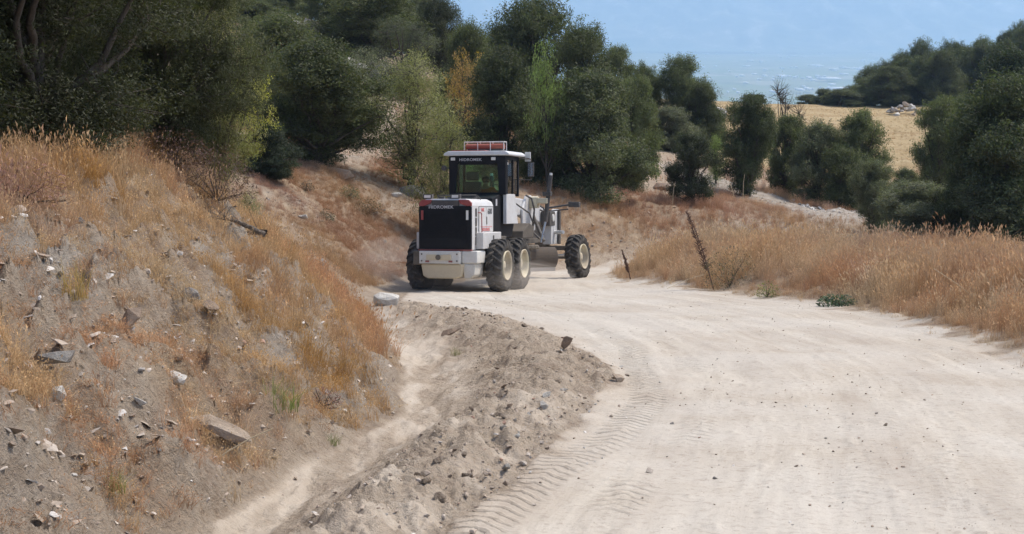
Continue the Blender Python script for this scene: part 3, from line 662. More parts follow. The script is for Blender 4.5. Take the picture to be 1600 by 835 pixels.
    trunk = mesh_np('trunk', TV, TF, [M_BARK], True)
    return crown, trunk
LF = (.020, .008)
VAR = {
 'dense': [tree_variant(1001, 44, 66, 28, LF, prof='bush', zmin=.03, zmax=.90, lobe_r=(.07, .15), stray=.3, tri=True, spray=.012, twigs=2), tree_variant(1002, 50, 60, 28, LF, prof='bush', zmin=.03, zmax=.91, lobe_r=(.06, .14), stray=.35, tri=True, spray=.015, twigs=2), tree_variant(1006, 42, 68, 28, LF, prof='egg', zmin=.04, zmax=.92, lobe_r=(.07, .15), stray=.35, tri=True, spray=.012, twigs=2), tree_variant(1021, 46, 64, 28, LF, prof='round', zmin=.03, zmax=.90, lobe_r=(.06, .15), stray=.4, tri=True, spray=.018, twigs=3)],
 'cone':  [tree_variant(1003, 34, 80, 28, LF, prof='egg', zmin=.03, zmax=.92, lobe_r=(.11, .17), tri=True), tree_variant(1004, 32, 80, 28, LF, prof='cone', zmin=.03, lobe_r=(.12, .18), tri=True)],
 'tall':  [tree_variant(1005, 26, 80, 28, LF, prof='round', zmin=.18, zmax=.88, lobe_r=(.11, .19), stray=.25, tri=True), tree_variant(1015, 28, 76, 28, LF, prof='egg', zmin=.18, zmax=.88, lobe_r=(.11, .18), stray=.3, tri=True)],
 'open':  [tree_variant(1007, 20, 62, 24, (.018, .006), .026, prof='vase', zmin=.12, lobe_r=(.12, .19), stray=.4, twigs=6, spray=.02, tri=True), tree_variant(1008, 18, 62, 24, (.018, .006), .03, prof='vase', zmin=.14, lobe_r=(.13, .19), stray=.4, twigs=7, spray=.02, tri=True)],
 'near':  [tree_variant(1010, 42, 205, 30, (.0105, .0038), .011, prof='egg', zmin=.05, lobe_r=(.08, .15), stray=.4, twigs=8, tri=True, spray=.028), tree_variant(1011, 32, 150, 28, (.011, .0045), .012, prof='vase', zmin=.12, lobe_r=(.09, .16), stray=.45, twigs=9, tri=True, spray=.03)],
 'sapling':  [tree_variant(1030, 14, 26, 16, (.030, .014), .035, prof='egg', zmin=.3, lobe_r=(.12, .2), stray=.5, twigs=4, tri=True)],
 'bare':  [tree_variant(1012, 14, 10, 5, (.012, .006), .03, prof='vase', zmin=.3, lobe_r=(.10, .18), stray=.5, twigs=16)],
}
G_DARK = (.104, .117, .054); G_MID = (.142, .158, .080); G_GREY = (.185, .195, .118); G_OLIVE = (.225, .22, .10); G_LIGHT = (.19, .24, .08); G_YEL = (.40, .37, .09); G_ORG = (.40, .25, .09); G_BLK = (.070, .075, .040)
def tree(name, kind, u, y, vtop, wpx, col, label, cat='tree', group=None, sink=.0, var=None, wz=None, base=None):
    x = xu(u, y); z0 = gz(x, y)-sink; zt = plane_z(y)+hv(vtop, y); H = max(.5, zt-z0)
    wd = wpx*y/FPX*(.97 if y > 40 and kind == 'dense' else 1.0)
    vs = VAR[kind]; c, tr = vs[rnd.randrange(len(vs)) if var is None else var]
    root = bpy.data.objects.new(name, None); root.empty_display_size = .3; link(root)
    root.location = (x, y, z0); root.rotation_euler = (0, 0, rnd.uniform(0, 2*PI)); root.scale = (wd*1.2, wd*1.2, H*1.02)
    tag(root, label, cat, group)
    j = rnd.uniform(.88, 1.12)
    co = bpy.data.objects.new('crown', c); co.color = (col[0]*j, col[1]*j, col[2]*j*rnd.uniform(.9, 1.1), 1); link(co, root)
    to = bpy.data.objects.new('trunk', tr); link(to, root)
    return root
TREES = [
 # near left, on top of the bank
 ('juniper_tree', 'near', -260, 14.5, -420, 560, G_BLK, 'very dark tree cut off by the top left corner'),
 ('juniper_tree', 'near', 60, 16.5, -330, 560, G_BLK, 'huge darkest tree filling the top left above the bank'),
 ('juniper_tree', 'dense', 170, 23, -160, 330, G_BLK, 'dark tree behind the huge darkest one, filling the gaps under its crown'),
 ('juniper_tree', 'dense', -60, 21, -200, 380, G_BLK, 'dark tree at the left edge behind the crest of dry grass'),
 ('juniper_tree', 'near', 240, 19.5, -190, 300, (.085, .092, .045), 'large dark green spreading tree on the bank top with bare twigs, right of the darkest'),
 ('wild_pear_tree', 'near', 322, 24, -60, 190, G_OLIVE, 'olive green fine leaved tree whose crown leans out over the end of the bank'),
 ('juniper_bush', 'near', 305, 24.5, 165, 125, G_GREY, 'grey green bush behind the crest of the near bank, under the big dark trees', 'bush'),
 ('yellowing_shrub', 'sapling', 402, 44, 125, 70, G_YEL, 'small yellow green shrub in front of the dark trees', 'shrub'),
 ('young_shrub', 'open', 382, 26.0, 300, 70, G_OLIVE, 'scrubby green sprouts growing over the dead log at the end of the bank', 'shrub'),
 ('juniper_bush', 'dense', 420, 44, 190, 95, (.055, .07, .042), 'low grey green bush at the foot of the dark trees left of the open slope', 'bush'),
 # left middle
 ('holm_oak', 'dense', 500, 50, 62, 215, G_DARK, 'broad dark tree at the top of the open slope, left of the see-through tree'),
 ('holm_oak', 'dense', 440, 60, 25, 190, G_MID, 'mid green tree on the hillside below the rock ledge'),
 ('holm_oak', 'open', 560, 70, 75, 120, G_GREY, 'pale grey green shrub between the broad dark tree and the see-through tree'),
 ('almond_tree', 'open', 640, 53, 88, 165, G_OLIVE, 'see-through tree with visible thin trunk standing left of the grader cab'),
 ('tall_shrub', 'open', 697, 48, 188, 115, G_OLIVE, 'bushy olive shrub directly left of the grader cab', 'shrub'),
 ('pine_tree', 'tall', 590, 100, -30, 190, G_DARK, 'tall dark pine on the skyline at the top centre left'),
 ('holm_oak', 'dense', 392, 98, 2, 105, G_MID, 'mid green tree at the top left showing beside the near trees, below the rock ledge'),
 ('holm_oak', 'dense', 428, 106, 14, 85, G_GREY, 'grey green bush on the hillside left of the rock ledge', 'bush'),
 ('pine_tree', 'tall', 532, 104, -35, 120, G_DARK, 'dark pine above the rock ledge, first of the skyline pines from the left'),
 ('pine_tree', 'tall', 688, 104, -4, 78, G_BLK, 'narrow dark pine on the skyline next to the first gap of blue'),
 ('wild_olive_tree', 'open', 630, 90, 28, 100, (.115, .125, .09), 'silvery grey green tree among the rocks below the dark pines'),
 ('holm_oak', 'dense', 458, 116, -18, 90, G_MID, 'small rounded tree on the skyline above the rock ledge'),
 ('holm_oak', 'dense', 735, 82, 38, 100, G_MID, 'rounded tree just below the skyline, right of the blue gap'),
 ('young_maple', 'sapling', 732, 70, 92, 62, G_ORG, 'small sapling with orange yellow autumn leaves'),
 ('holm_oak', 'dense', 715, 76, 115, 90, G_DARK, 'dark tree directly behind the orange sapling'),
 # centre
 ('holm_oak', 'tall', 838, 94, -6, 150, G_DARK, 'tallest dark tree on the skyline behind the grader'),
 ('holm_oak', 'dense', 912, 90, 42, 130, G_DARK, 'dark rounded skyline tree right of the tallest one'),
 ('holm_oak', 'dense', 962, 101, 72, 78, G_MID, 'smaller skyline tree stepping down to the right of the dark rounded one'),
 ('holm_oak', 'dense', 1006, 103, 98, 60, G_MID, 'low dark tree where the skyline dips towards the valley'),
 ('holm_oak', 'cone', 786, 64, 78, 150, G_DARK, 'dense dark egg shaped tree rising behind the grader cab'),
 ('green_sapling', 'sapling', 855, 60, 78, 55, G_LIGHT, 'thin bright green sapling between two dark trees behind the grader', 'sapling'),
 ('holm_oak', 'dense', 922, 60.5, 112, 185, G_MID, 'largest grey green tree right of the grader, reaching down to the road bank'),
 ('holm_oak', 'dense', 862, 61.5, 165, 110, G_DARK, 'dark low tree directly behind the blade end of the grader'),
 ('holm_oak', 'dense', 990, 69, 120, 88, G_MID, 'green tree behind the right shoulder of the largest grey green one'),
 ('holm_oak', 'dense', 1066, 102, 88, 92, G_MID, 'pointed tree on the skyline left of the pale field'),
 ('holm_oak', 'dense', 1094, 100, 128, 78, G_DARK, 'dark bushy tree leaning right beside the pointed skyline tree'),
 ('holm_oak', 'dense', 1046, 96, 166, 92, G_GREY, 'low grey green tree under the pointed skyline tree'),
 ('turkey_oak_bush', 'dense', 1080, 62, 205, 84, (.08, .09, .055), 'small dark bush narrow at the foot, standing alone at the end of the path', 'bush'),
 ('broom_bush', 'open', 1120, 80, 212, 44, G_LIGHT, 'small light green bush between the lone dark bush and the next tree', 'bush'),
 # right middle
 ('holm_oak', 'dense', 1172, 73, 148, 98, (.085, .10, .05), 'upright dark tree in front of the pale field, first right of the path'),
 ('holm_oak', 'dense', 1230, 80, 178, 76, G_MID, 'mid green tree under the bare twiggy one'),
 ('dead_tree', 'bare', 1226, 84, 118, 72, G_GREY, 'almost bare twiggy tree top against the valley'),
 ('holm_oak', 'dense', 1278, 77, 190, 104, G_GREY, 'wide grey green bush in front of the pale field', 'bush'),
 ('holm_oak', 'dense', 1342, 77, 170, 92, G_MID, 'rounded green tree at the right end of the row before the field'),
 ('holm_oak', 'dense', 1315, 74, 225, 90, G_DARK, 'dark low bush between the wide grey green bush and the rounded tree', 'bush'),
 ('holm_oak', 'dense', 1368, 60, 250, 88, G_GREY, 'grey green bush beside the stones at the lower end of the path', 'bush'),
 ('holm_oak', 'dense', 1470, 78, 152, 92, G_MID, 'dark tree closing the right side of the pale field'),
 ('holm_oak', 'dense', 1415, 74, 262, 60, G_MID, 'small bush at the lower right corner of the field', 'bush'),
 ('holm_oak', 'dense', 1580, 50, 118, 230, (.10, .118, .062), 'large near tree at the right edge of the picture'),
 ('holm_oak', 'dense', 1515, 52, 190, 110, G_DARK, 'dark tree left of the large one at the right edge'),
 ('holm_oak', 'dense', 1440, 53, 283, 150, G_GREY, 'low spreading bush at the edge of the dry grass on the right', 'bush'),
 ('holm_oak', 'dense', 1545, 49, 280, 150, G_MID, 'dense undergrowth bush between dry grass and the large tree at the right edge', 'bush'),
 ('holm_oak', 'dense', 1690, 50, 140, 220, G_MID, 'tree mostly outside the right edge of the picture'),
 ('holm_oak', 'dense', 1572, 92, 78, 150, (.055, .073, .035), 'rounded lighter green tree below the ridge at the right'),
 ('holm_oak', 'dense', 1500, 96, 150, 90, G_MID, 'tree filling in behind the dark one that closes the field'),
]
for T_ in TREES:
    nm, kd, u, y, vt, wp, col, lb = T_[:8]; tree(nm, kd, u, y, vt, wp, col, lb, T_[8] if len(T_) > 8 else 'tree')
# dense ridge wood at the right and on the hill top: things one can tell apart, nothing that tells one from the next
ru = [1262, 1285, 1310, 1338, 1362, 1388, 1412, 1440, 1468, 1497, 1528, 1560, 1592, 1625, 1660, 1700]
rt = [146, 138, 136, 130, 118, 104, 90, 80, 78, 72, 66, 58, 50, 42, 30, 20]
ORD = ['first','second','third','fourth','fifth','sixth','seventh','eighth','ninth','tenth','eleventh','twelfth','thirteenth','fourteenth','fifteenth','sixteenth']
for i, (u, v) in enumerate(zip(ru, rt)):
    y = 206-(i % 3)*4
    tree('holm_oak', 'dense', u, y, v+rnd.uniform(-4, 5), rnd.uniform(58, 78) if i > 1 else 42, G_DARK, ORD[i]+' dark evergreen tree from the left in the front row of the right ridge wood', 'tree', 'front row of the ridge wood')
    if i > 3: tree('holm_oak', rnd.choice(('dense', 'tall')), u+rnd.uniform(-12, 12), 220, v-rnd.uniform(4, 20), rnd.uniform(48, 66), G_DARK, ORD[i-4]+' treetop from the left showing above the front row of the right ridge wood', 'tree', 'back row of the ridge wood')
for i, u in enumerate((420, 480, 545, 610, 660, 712, 765, 815)):
    y = 135+(i % 3)*9; vt = [-60, -50, -45, -40, -5, 52, 60, 40][i]
    tree('holm_oak', 'dense', u, y, vt, rnd.uniform(70, 95), G_DARK, ORD[i]+' tree from the left on the far hill crest behind the skyline pines', 'tree', 'trees on the far hill crest')
for u, wh in ((1168, 'left'), (1184, 'right')): tree('holm_oak', 'dense', u, 205, 147, 24, G_DARK, wh+' one of two tiny bushes on the far edge of the pale field', 'bush', 'tiny bushes at the field edge')

# ------------------------------------------------------------ rocks one can point to
def rock(name, u, y, dims, mat, label, cat='rock', rot=(0, 0, 0), seed=None, up=.25, group=None, sub=2, n=18, dz=0, v=None):
    x = xu(u, y)
    if v is not None: x, y = hit(u, v)
    s = seed or rnd.randrange(10**6)
    me = hull_mesh(name, s, n, dims, [mat], sub, .10)
    o = link(bpy.data.objects.new(name, me)); o.location = (x, y, gz(x, y)+dims[2]*(up-.12)+dz); o.rotation_euler = rot
    return tag(o, label, cat, group)
rock('boulder', 603, 33.0, (.66, .5, .42), M_ST_PALE, 'rounded pale boulder at the far end of the soil ridge, left of the wheels', 'boulder', (.1, .05, .3), 37, .42, n=34, v=478)
rock('boulder', 643, 50, (1.1, .9, .62), M_ST_GREY, 'pale grey boulder on the slope left of the grader', 'boulder', (0, .1, .2), 32, n=24, v=308)
rock('rock', 618, 50.5, (.5, .5, .25), M_ST_PALE, 'flat whitish rock beside the pale grey boulder', 'rock', (0, 0, .5), 33, v=306)
rock('rock', 530, 48, (1.1, .6, .42), M_ST_BROWN, 'dark rock lying at the foot of the broad dark tree', 'rock', (0, .15, -.2), 34, v=275)
rock('rock_slab', 885, 21.2, (.20, .06, .26), M_ST_BROWN, 'dark pointed stone standing upright on the crest of the soil ridge', 'stone', (0.1, .35, .2), 38, .45, sub=1, n=9, v=545)
rock('rock_slab', 702, 24.8, (.34, .14, .13), M_ST_BROWN, 'flat dark brown stone slab on the far part of the soil ridge', 'stone', (.2, -.35, .4), 36, .3, sub=1, n=12, v=522)
rock('stone_block', 961, 18.6, (.24, .18, .14), M_ST_TAN, 'squarish tan block at the road side foot of the soil ridge', 'stone', (0, .1, .3), 39, .35, sub=1, n=12, v=596)
rock('rock', 1127, 21.3, (.1, .07, .07), M_ST_GREY, 'single grey stone on the open road at the right', 'stone', (0, 0, 0), 40, .3, sub=1, v=409)
rock('rock', 1036, 74, (1.1, .8, .5), M_ST_BROWN, 'dark rock on the red slope left of the lone bush', 'rock', (0, 0, .2), 41, v=296)
rock('rock_slab', 352, 11.6, (.55, .22, .10), M_ST_TAN, 'long brown stone slab jutting out of the near bank', 'stone', (.1, .42, -.2), 42, .9, sub=1, n=14, v=690)
rock('stone_block', 88, 12.2, (.28, .24, .12), M_ST_GREY, 'layered grey stone block sticking out of the bank at the left, upper one', 'stone', (.05, .03, .1), 43, .6, sub=1, n=12, dz=.1, v=596)
rock('stone_block', 92, 12.0, (.17, .15, .15), M_ST_PALE, 'whitish stone block wedged beneath the layered grey one at the left', 'stone', (.05, .1, .5), 44, .3, sub=1, n=12, v=628)
rock('rock', 275, 13.0, (.2, .16, .12), M_ST_PALE, 'pale bluish stone in the middle of the near bank', 'stone', (.3, .3, .3), 45, .5, sub=1, v=604)
rock('rock', 218, 12.4, (.16, .05, .06), M_ST_PALE, 'thin white stone splinter on the near bank', 'stone', (.2, .8, .4), 46, .6, sub=1, n=10, v=640)
rock('rock', 300, 16.0, (.2, .16, .14), M_ST_GREY, 'grey stone of the pair lodged in the upper bank', 'stone', (.2, .2, 0), 47, .5, sub=1, v=474)
rock('rock', 330, 15.9, (.2, .14, .1), M_ST_BROWN, 'brown stone of the pair lodged in the upper bank', 'stone', (.2, .5, .8), 48, .5, sub=1, v=486)
rock('rock', 205, 14.2, (.22, .2, .24), M_ST_BROWN, 'dark brown jagged rock poking from the middle of the bank', 'rock', (.2, .2, .8), 49, .4, sub=1, n=12, v=515)
rock('rock_outcrop', 452, 112, (3.6, 2.4, 1.3), M_ST_GREY, 'grey rock ledge high on the hill at the top left, left block', 'rock', (0, .45, 0), 50, .4, n=16)
rock('rock_outcrop', 500, 108, (3.2, 2.2, 1.6), M_ST_GREY, 'grey rock ledge high on the hill, right block beside the pines', 'rock', (0, .5, .2), 51, .4, n=16)
rock('rock_outcrop', 600, 92, (2.4, 2, 2.6), M_ST_GREY, 'upright grey crag left of the silvery tree', 'rock', (.1, .1, .2), 52, .4, n=18)
rock('rock_outcrop', 672, 86, (2.3, 1.6, 1.3), M_ST_GREY, 'grey boulder right of the silvery tree', 'rock', (.1, .2, .2), 53, .5, n=16)
rock('rock_outcrop', 695, 83, (2.4, 1.6, 1.0), M_ST_GREY, 'sloping grey rock below the boulder by the silvery tree', 'rock', (.1, .5, .1), 54, .5, n=16)
rock('rock_outcrop', 560, 94, (3.2, 1.6, 1.0), M_ST_GREY, 'long low grey rock under the dark pines', 'rock', (.1, .3, .1), 55, .5, n=16)
rock('rock_outcrop', 1118, 150, (2.6, 2.6, 1.6), M_ST_GREY, 'grey rock on the skyline left of the pale field', 'rock', (.1, .4, .1), 57, .6, n=16)
# heap of cleared stones in the field
for i in range(34):
    a = rnd.uniform(0, 2*PI); rr = rnd.random()**.7; u = 1413+rr*30*math.cos(a); y = 180+rr*3*math.sin(a); s = rnd.uniform(.5, 1.15)
    rock('heap_stone', u, y, (s, s*.8, s*.6), rnd.choice((M_ST_GREY, M_ST_TAN, M_ST_PALE)), 'stone in the cleared heap at the top of the pale field', 'stone', (rnd.uniform(-.5, .5), rnd.uniform(-.5, .5), rnd.uniform(0, 3)), up=.3, group='heap of cleared stones in the field', sub=0, n=12, dz=max(0, 1.3*(1-rr)+rnd.uniform(-.15, .1)))
for i in range(30):
    u = rnd.gauss(1282, 28); y = 71+(1282-u)*.05+rnd.gauss(0, 1.2); s = rnd.uniform(.16, .42)
    rock('path_stone', u, y, (s, s*.7, s*.5), rnd.choice((M_ST_PALE, M_ST_GREY, M_ST_PALE)), 'whitish loose stone heaped beside the gravel path', 'stone', (rnd.uniform(-.5, .5), rnd.uniform(-.5, .5), rnd.uniform(0, 3)), up=.35, group='pale stones beside the path', sub=0, n=12)
# larger loose stones on the soil ridge, four looks
KIND = [('tan', M_ST_TAN), ('brown', M_ST_BROWN), ('whitish', M_ST_PALE), ('grey', M_ST_GREY), ('reddish', M_ST_RED)]
SM = {k: [hull_mesh('loose_stone', 3000+i*7+j, 12, (1, .75, .5+.08*j), [m_]) for j in range(4)] for i, (k, m_) in enumerate(KIND)}
def loose(k, x, y, s, where, grp, flat=1.0):
    o = link(bpy.data.objects.new('loose_stone', rnd.choice(SM[k]))); o.scale = (s, s*rnd.uniform(.7, 1.1), s*rnd.uniform(.7, 1.1)*flat)
    o.location = (x, y, gz(x, y)+s*.13); o.rotation_euler = (rnd.gauss(0, .4), rnd.gauss(0, .4), rnd.uniform(0, 6.28))
    tag(o, '%s stone %s' % (k, where), 'stone', grp % k)
cnt = 0
while cnt < 75:
    y = rnd.uniform(9.2, 31); x = xu(rnd.uniform(300, 1050), y); _, d = terrain(np.array([x]), np.array([y]), True)
    if d['wind'][0] < .6 or rnd.random() > (.3 if d['q'][0] < 7.2 else 1): continue
    if d['q'][0] > 7.35: loose(rnd.choice(('tan', 'tan', 'whitish', 'grey', 'reddish', 'tan')), x, y, rnd.uniform(.06, .13), 'lying loose on the road side of the soil ridge', '%s stones on the road side of the ridge')
    else: loose(rnd.choice(('tan', 'brown', 'tan')), x, y, rnd.uniform(.06, .13), 'half buried on the ditch side of the soil ridge', '%s stones on the ditch side of the ridge', .7)
    cnt += 1
cnt = 0
while cnt < 40:
    y = rnd.uniform(9.5, 28); x = xu(rnd.uniform(0, 620), y); _, d = terrain(np.array([x]), np.array([y]), True)
    if d['bank'][0] < .6 or d['q'][0] < 2.3: continue
    loose(rnd.choice(('tan', 'tan', 'whitish', 'grey', 'brown')), x, y, rnd.uniform(.05, .13), 'stuck in the bare face of the near bank', '%s stones in the near bank', .8); cnt += 1
for i in range(26):
    y = rnd.uniform(10, 34); x = xu(rnd.uniform(1000, 1600), y)
    if terrain(np.array([x]), np.array([y]), True)[1]['road'][0] < .8: continue
    loose(rnd.choice(('tan', 'tan', 'grey')), x, y, .02+.05*rnd.random()**2, 'lying alone on the open pale road', '%s stones on the road')
for i in range(26):
    y = rnd.uniform(34, 50); x = xu(rnd.uniform(430, 660), y)
    if terrain(np.array([x]), np.array([y]), True)[1]['bank'][0] < .8: continue
    loose(rnd.choice(('tan', 'whitish', 'grey')), x, y, rnd.uniform(.12, .32), 'on the open slope left of the grader', '%s stones on the open slope')

# ------------------------------------------------------------ plants, dead wood
def stems(name, segs, mat, seg=6):
    V = []; F = []; r = random.Random(5)
    for p0, p1, r0, r1 in segs: tube_np(V, F, p0, p1, r0, r1, seg, .03, r)
    return mesh_np(name, V, F, [mat], True)
mtw, t = newmat('dry_weed'); t.surf(t.bsdf(t.ramp(t.noise(t.coord(), 20, 4), (.3, (.10, .06, .045)), (.7, (.20, .125, .09))), .9))
def mullein(u, y, vtop, lean, label):
    x = xu(u, y); z = gz(x, y); H = plane_z(y)+hv(vtop, y)-z; r = random.Random(int(u)); segs = [((0, 0, 0), (lean*H, 0, H), .02, .01)]
    sp = []
    for k in range(150):
        t = .25+.75*k/150; c = Vector((lean*H*t, 0, H*t)); a = r.uniform(0, 6.28); L = (.10*(1-t)+.035)*r.uniform(.6, 1.2)*(H/1.3)
        sp.append((c, c+Vector((math.cos(a)*L, math.sin(a)*L, L*.7)), .010, .006))
    root = bpy.data.objects.new('dead_mullein', None); link(root); root.location = (x, y, z-.02); tag(root, label, 'dead weed')
    link(bpy.data.objects.new('stalk', stems('stalk', segs, mtw)), root); link(bpy.data.objects.new('seed_spike', stems('seed_spike', sp, mtw, 4)), root)
mullein(1120, 38.5, 326, -.36, 'tall dark brown dead weed spike leaning left in the roadside grass')
mullein(988, 43.5, 388, -.3, 'short dark dead weed spike at the tip of the grass by the grader')
def leafy(name, u, y, wd, H, col, label, cat='plant', n=260, leaf=(.10, .05), mat=M_LEAF, dz=0.0, v=None):
    g = np.random.default_rng(int(u+y*7)); x = xu(u, y)
    if v is not None: x, y = hit(u, v)
    z = gz(x, y)
    a = g.uniform(0, 2*PI, n); rr = np.sqrt(g.random(n))*wd/2; hh = g.random(n)*H*(1-.6*(rr/(wd/2))**2)+.01
    P = np.stack([np.cos(a)*rr, np.sin(a)*rr, hh], 1); nm = g.normal(0, .6, (n, 3))+np.array([0, 0, 1]); nm /= np.linalg.norm(nm, axis=1)[:, None]
    A = np.cross(nm, np.stack([-np.sin(a), np.cos(a), 0*a], 1)); A /= np.linalg.norm(A, axis=1)[:, None]; B = np.cross(nm, A); s = g.uniform(.6, 1.3, (n, 1))
    A, B = A*leaf[0]*s/2, B*leaf[1]*s/2
    me = mesh_np('leaves', np.stack([P-A, P-B, P+A, P+B], 1).reshape(-1, 3), np.arange(4*n).reshape(-1, 4), [mat]); attr(me, 'tone', np.repeat(g.random(n), 4)); attr(me, 'hue', np.repeat(g.random(n), 4))
    root = bpy.data.objects.new(name, None); link(root); root.location = (x, y, z+dz); tag(root, label, cat)
    lo = link(bpy.data.objects.new('leaves', me), root); lo.color = (*col, 1)
    sg = [((0, 0, 0), (P[i][0]*.9, P[i][1]*.9, P[i][2]), .006, .003) for i in range(0, n, max(1, n//14))]
    link(bpy.data.objects.new('stems', stems('stems', sg, M_BARK, 4)), root)
leafy('thistle_plant', 1308, 31.0, .85, .26, (.075, .11, .07), 'low grey green leafy plant at the edge of the road by the dry grass', n=420, leaf=(.10, .035), v=478)
leafy('fallen_weed', 1145, 38.3, 1.5, 1.1, (.13, .125, .08), 'grey green drying bush around the foot of the tall dead spike', 'shrub', n=1500, leaf=(.05, .02))
leafy('green_weed', 1205, 35.3, .6, .4, (.19, .20, .08), 'pale green weed in the grass edge right of the tall dead spike', n=300, leaf=(.06, .025))
leafy('dry_shrub', 575, 44, .95, .55, (.15, .12, .08), 'brown twiggy dwarf shrub in the middle of the open slope', 'shrub', n=1100, leaf=(.05, .02), v=335)
leafy('dry_shrub', 545, 45, .7, .5, (.16, .17, .10), 'grey green dwarf shrub above the brown one on the open slope', 'shrub', n=800, leaf=(.05, .02), v=312)
leafy('dry_shrub', 510, 41, .5, .35, (.13, .12, .08), 'small dark dwarf shrub at the left of the open slope', 'shrub', n=500, leaf=(.05, .02), v=348)
leafy('dry_shrub', 480, 38.5, .45, .35, (.12, .10, .08), 'tiny brown shrub low on the open slope beneath the others', 'shrub', n=400, leaf=(.05, .02), v=300)
leafy('dead_bush', 340, 21.5, .95, .72, (.13, .082, .072), 'dark reddish brown dead bush on the crest of the near bank', 'dead bush', n=2400, leaf=(.05, .010), v=318)
leafy('dead_bush', 270, 20.2, 1.0, .5, (.16, .095, .08), 'paler dead bush on the crest left of the dark reddish one', 'dead bush', n=2400, leaf=(.04, .018), v=262)
leafy('pink_weed', 30, 13.8, .9, .4, (.28, .15, .125), 'patch of pinkish red weeds on the upper bank at the left edge', 'weeds', n=1600, leaf=(.05, .008), v=325)
leafy('pink_weed', 505, 16.2, .35, .2, (.25, .13, .11), 'pinkish weeds beside the bright green tuft low on the bank', 'weeds', n=400, leaf=(.04, .007), v=640)
def weed(u, v, wd, H, col, label, seed):
    x, y = hit(u, v); me = tuft_mesh(seed, 90, .5, 1.1, .0, .02); me.materials.clear(); me.materials.append(M_LEAF); attr(me, 'hue', np.full(len(me.vertices), .5)); me.name = 'green_weed'
    o = link(bpy.data.objects.new('green_weed', me)); o.location = (x, y, gz(x, y)-.01); o.scale = (wd, wd, H); o.color = (*col, 1); tag(o, label, 'weed')
weed(440, 640, .34, .30, (.24, .27, .10), 'bright green weed tuft low on the near bank above the ditch', 61)
weed(175, 772, .20, .15, (.27, .28, .10), 'small green tuft low on the bank near the bottom left', 62)
weed(520, 695, .14, .12, (.20, .22, .09), 'small green sprout at the foot of the bank beside the ditch', 63)
weed(712, 556, .16, .15, (.24, .24, .12), 'little green sprout on the soil ridge', 64)
weed(118, 466, .20, .34, (.50, .34, .14), 'bright ochre yellow grass clump on the upper left bank', 65)
# fallen branch
def branch():
    x, y = hit(372, 372); z = gz(x, y)+.10
    root = bpy.data.objects.new('dead_branch', None); link(root); root.location = (x, y, z); root.scale = (.62, .62, .62); tag(root, 'grey dead branch lying across the end of the near bank, its dark butt pointing right', 'branch')
    link(bpy.data.objects.new('limb', stems('limb', [((-.55, 0, .22), (.0, .1, .1), .02, .035), ((0, .1, .1), (.5, 0, -.12), .035, .055)], M_DEAD, 8)), root)
    r = random.Random(8); sg = []
    for _ in range(22):
        t = r.uniform(-.6, .4); p = Vector((t, .03, .12-t*.3)); d_ = Vector((r.uniform(-.8, .5), r.uniform(-.5, .3), r.uniform(-.1, .6)))*.55; sg.append((p, p+d_, .010, .003))
    link(bpy.data.objects.new('twigs', stems('twigs', sg, M_DEAD, 4)), root)
    o = link(bpy.data.objects.new('log', stems('log', [((-.12, 0, 0), (.12, 0, .02), .032, .028)], mat_bark('burnt_wood', (.02, .017, .014), (.07, .055, .045)), 9)))
    x, y = hit(402, 384); o.location = (x, y, gz(x, y)+.10); tag(o, 'short dark charred log at the tip of the dead branch', 'log')
branch()
mst, t = newmat('pale_stalk'); t.surf(t.bsdf((.55, .45, .30), .8))
def stalk(u, y, H, lx, label, r=.012):
    x = xu(u, y); o = link(bpy.data.objects.new('dry_stalk', stems('dry_stalk', [((0, 0, 0), (lx, 0, H), r, r*.5)], mst, 5))); o.location = (x, y, gz(x, y)); tag(o, label, 'dry stalk')
stalk(1164, 68, 1.5, .02, 'tall thin pale dry stalk standing upright in front of the upright dark tree', .02)
stalk(1152, 68, 1.2, -.35, 'thin pale dry stalk leaning left beside the upright one', .02)
stalk(1052, 60, 1.0, .1, 'thin dry stalk in the grass left of the lone dark bush', .015)
def fallen(u, y, L, ang, label, slope=0, dz=.1):
    x = xu(u, y); o = link(bpy.data.objects.new('straw_stick', stems('straw_stick', [((-L/2, 0, -slope*L/2), (L/2, 0, slope*L/2), .006, .004)], mst, 5))); o.location = (x, y, gz(x, y)+dz); o.rotation_euler = (0, 0, ang); tag(o, label, 'dry stick')
fallen(345, 10.6, .62, .2, 'long pale dry stick leaning up to the brown slab on the near bank', .55, .12)
fallen(1075, 34, .9, .3, 'pale dry stalk leaning against the tall dead weed spike', .3, .45)
fallen(1500, 27, .7, -.3, 'broken pale stalk caught in the dry grass at the right', -.7, .6)

# ------------------------------------------------------------ motor grader
def paint(name, col, rough=.4, dust=.35, spec=.5, metal=0.0, dustcol=(.40, .34, .27), low=1.6):
    """paint with dust that lies thicker on upward faces and near the wheels (wear that stays with the machine)"""
    mt, t = newmat(name); P = t.coord(); n = t.noise(P, 3.5, 8, .7); n2 = t.noise(P, 22, 5, .7)
    geo = t.n('ShaderNodeNewGeometry'); sx = t.n('ShaderNodeSeparateXYZ'); t.put(sx.inputs[0], geo.outputs['Normal'])
    sp = t.n('ShaderNodeSeparateXYZ'); t.put(sp.inputs[0], P)
    f = t.m('MULTIPLY', t.ramp(n, (.32, .1), (.62, 1.0)), dust)
    f = t.m('ADD', f, t.m('MULTIPLY', t.ramp(t.m('DIVIDE', sp.outputs[2], low), (.25, 1.0), (.95, 0.0)), dust*1.6), clamp=True)
    f = t.m('MULTIPLY', f, t.ramp(n2, (.3, .6), (.6, 1.0)), clamp=True)
    c = t.mix(f, col, dustcol)
    t.surf(t.bsdf(c, t.m('ADD', rough, t.m('MULTIPLY', f, .5), clamp=True), t.bump(n2, .004), metal, spec)); return mt
P_WHITE = paint('white_paint', (.66, .67, .68), .42, .34, low=1.9)
